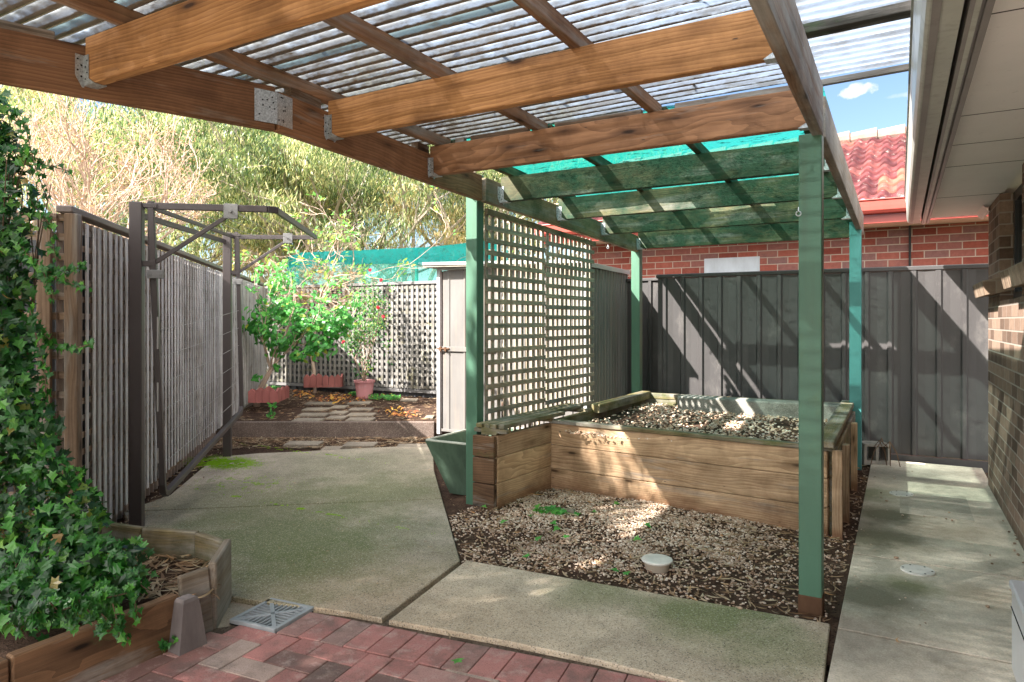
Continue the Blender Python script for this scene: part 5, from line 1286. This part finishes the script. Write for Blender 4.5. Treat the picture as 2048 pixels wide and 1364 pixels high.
# scattered green ivy leaves on the gravel, twigs and crumbs on the slabs
b = MB()
for (x, y) in ((968, 1017), (1008, 1047), (1112, 1062), (1108, 1050), (1135, 1077), (1078, 1080), (1187, 1027), (1232, 1011), (1296, 1055), (1275, 1082), (1050, 1117), (1227, 1145), (1255, 1150), (915, 1327), (1155, 1032), (1060, 1035)):
    p = ground_at(x, y, 0); leaf(b, V(p.x, p.y, .015), V(0, -.2, 1) + rvec() * .3, rvec(), .055, IVY, .1, U(.6, .94))
b.build('fallen_ivy_leaves', Mcitrus, kind='stuff')
b = MB()
for (x, y, L, cv, a) in ((430, 1040, .12, .25, .7), (950, 1142, .07, .7, 1.2), (1310, 1197, .07, .1, .6), (897, 1275, .07, .3, -.8), (590, 968, .06, .2, -.3), (545, 945, .05, .6, .9), (1935, 1062, .06, .5, -.4), (1800, 1285, .06, .9, 1.7), (1960, 1225, .08, .6, -.2), (1735, 965, .06, .1, 0.2), (440, 1050, .05, .9, 1.1), (380, 1045, .06, .6, 0.2), (500, 935, .05, .3, .8), (1270, 1180, .10, .1, .1), (345, 1130, .09, .4, -.4)):
    p = ground_at(x, y, 0); strip(b, V(p.x, p.y, .004), a, L, .0035, cv, .01, U(.6, .95))
for k in range(330):
    x, y = U(-3.9, -2.2), U(2.6, 6.2); strip(b, V(x, y, .003), U(0, 6), U(.006, .028), .0016, U(-.5, .5), .004, U(0, .95))
b.build('slab_twigs', Mlitter, kind='stuff')
b = MB()
for (x, y) in ((1805, 1032), (1848, 1034), (1892, 1039), (1904, 1042), (1898, 1026), (2006, 1043), (2018, 1065), (2031, 1072), (2034, 1080), (2029, 1088), (2028, 1102), (2036, 1111), (1980, 1112), (1984, 1129), (2021, 1182), (1975, 1215), (1792, 1117), (1710, 1090), (1713, 1063), (1762, 987), (1773, 1003), (1480, 1218), (1762, 996), (2047, 1127)):
    p = ground_at(x, y, 0); pebble(b, V(p.x, p.y, .006), U(.007, .013), U(0, .6))
for k in range(60): pebble(b, V(U(-.24, .1), U(3.5, 7.5), .004), U(.002, .006), U(0, .9))
b.build('loose_stones', Mpeb, kind='stuff')
# moss and fluff along joints
b = MB()
for k in range(60000):
    w_ = R_(); c, sx_, sy_ = ((ground_at(447, 925, 0), .17, .10) if w_ < .68 else (ground_at(490, 965, 0), .22, .13) if w_ < .82 else (ground_at(600, 903, 0), .5, .03) if w_ < .9 else (ground_at(560, 1010, 0), .6, .012))
    q = c + V(random.gauss(0, sx_), random.gauss(0, sy_), 0)
    if mnoise.noise(V(q.x * 14, q.y * 14, 1)) * .7 + mnoise.noise(V(q.x * 40, q.y * 40, 5)) * .5 < (-.16 if w_ < .68 else .2): continue
    s_ = U(.6, 1.5)
    b.add([V(q.x, q.y, .001), V(q.x + .004 * s_, q.y, .001), V(q.x + U(-.005, .005), q.y + U(-.003, .003), U(.002, .007))], [(0, 1, 2)])
b.build('moss', leafmat('moss_green', [(0, (.20, .42, .02)), (1, (.46, .70, .05))], .3), kind='stuff')

# ---------------------------------------------------------------- trees beyond the fences
def gum_mesh(seed, H_, R0, nleaf, gold=0.0, leafs=.15):
    random.seed(seed); b = MB(); tips = []; br = MB()
    h1 = H_ * .20; tr = [V(0, 0, -.1), V(U(-.15, .15), U(-.1, .1), h1 * .5), V(U(-.2, .2), U(-.2, .2), h1)]
    br.tube(tr, [.16, .13, .11], 10)
    for k in range(6):
        a = 2 * pi * k / 6 + U(-.4, .4); d = V(cos(a) * .75, sin(a) * .75, U(.5, 1.3)); branches(br, tr[-1] if k % 2 else tr[1].lerp(tr[2], U(.4, 1)), d, H_ * .30, .07, 3, tips, n=3, spread=.75, up=.12, bend=.4, minr=.008, ratio=.66)
    per = nleaf // len(tips)
    for (t, d) in tips:
        if R_() < .08: continue
        cr = rvec() * .1; base = U(-.38, .38) + gold
        for _ in range(per):
            v = rvec(); p = t + V(v.x * .6, v.y * .6, v.z * .5 - .2) * (R_() ** .6)
            leaf(b, p, V(v.x, v.y, .2) + rvec() * .8, V(0, 0, -1) + rvec() * .45, leafs * U(.6, 1.3), GUM, .1, min(1, max(0, U(.1, .9) + base)))
    return b, br
def mk_tree(name, seed, H_, nleaf, mat, x, d, label, leafs=.15, rz=0):
    b, br = gum_mesh(seed, H_, 1, nleaf, 0, leafs); p = along(x, d, 0); t = thing(name, (p.x, p.y, -.09), label, 'tree', 'trees beyond the fences')
    for m_, mm, nm in ((br, Mbark, 'trunk'), (b, mat, 'crown')):
        m_.v = [v + V(p.x, p.y, -.09) for v in m_.v]; m_.build(nm, mm, t, origin=V(p.x, p.y, -.09))
    return t
g1 = mk_tree('gum_tree', 3, 9.6, 34000, Mgum, 560, 18.0, 'tall pale green gum tree above the middle of the back fence', .15)
g2 = mk_tree('gum_tree', 9, 9.2, 34000, Mgum, 830, 17.0, 'drooping green gum tree right of the middle, above the teal cloth', .15)
g3 = mk_tree('gum_tree', 14, 9.6, 30000, Mgum2, 700, 20.5, 'sunlit golden gum tree between the two green gum trees', .155)
for (src, x, d, rz, sc, lb) in ((g1, 420, 21, 1.2, 1.1, 'gum tree behind the clothesline frame'), (g2, 960, 20, 2.1, 1.12, 'gum tree rising behind the top of the trellis'), (g2, 330, 17.5, 4.2, 1.05, 'gum tree left of the clothesline behind the bare tree'),
                               (g1, 690, 25, 3.3, 1.35, 'far gum tree filling the gap above the middle of the back fence'), (g3, 230, 24, 2.6, 1.3, 'far golden gum tree behind the bare branches'), (g2, 60, 22, 5.5, 1.3, 'gum tree at the left edge behind the ivy'), (g1, 1075, 24, .3, 1.2, 'gum tree seen through the trellis openings')):
    p = along(x, d, 0); copy_tree(src, (p.x, p.y, -.09), rz, lb, (sc, sc, sc))
# bare tree at left
random.seed(31); p = along(140, 11.5, 0); BT = thing('bare_tree', (p.x, p.y, -.09), 'leafless pinkish twiggy tree above the fence between ivy and clothesline', 'tree', None)
b = MB(); tips = []; q = p + V(0, 0, 1.4); b.tube([p + V(0, 0, -.1), q, q + V(.05, 0, .5)], [.09, .08, .07], 8)
for k in range(9):
    a = 2 * pi * k / 9; branches(b, q + V(0, 0, U(0, .5)), V(cos(a) * .6, sin(a) * .6, U(.5, 1.2)), 1.5, .045, 4, tips, n=3, spread=.65, up=.2, bend=.5, ratio=.70, minr=.006)
b.build('branches', Mtwig, BT)
b = MB()
for (t, d) in tips:
    for _ in range(3): leaf(b, t + rvec() * .14, rvec(), rvec(), .05, OVAL, .1, U(.2, 1))
b.build('dry_buds', leafmat('pink_buds', [(0, (.28, .15, .09)), (.6, (.5, .32, .22)), (1, (.62, .5, .38))], .3), BT)
b = MB(); p2_ = along(160, 13, 0)
# unseen leafy trees, added to throw shade over the patio
random.seed(77)
def copy_lab(src, loc, rz, sc, lb): c = copy_tree(src, loc, rz, lb, (sc, sc, sc)); return c
g4 = mk_tree('added_shade_tree', 40, 7.6, 34000, Mgum, 560, 18.0, 'dense broad tree added out of view on the left to shade the patio', .26)
g4.location = (-7.0, -4.1, -.09); g4.scale = (1.2, 1.2, 1.2); g4['group'] = 'unseen trees added for shade'
copy_lab(g4, (-10.2, -1.9, -.09), 1.3, 1.15, 'dense tree added out of view beside the left fence to shade the garden path')
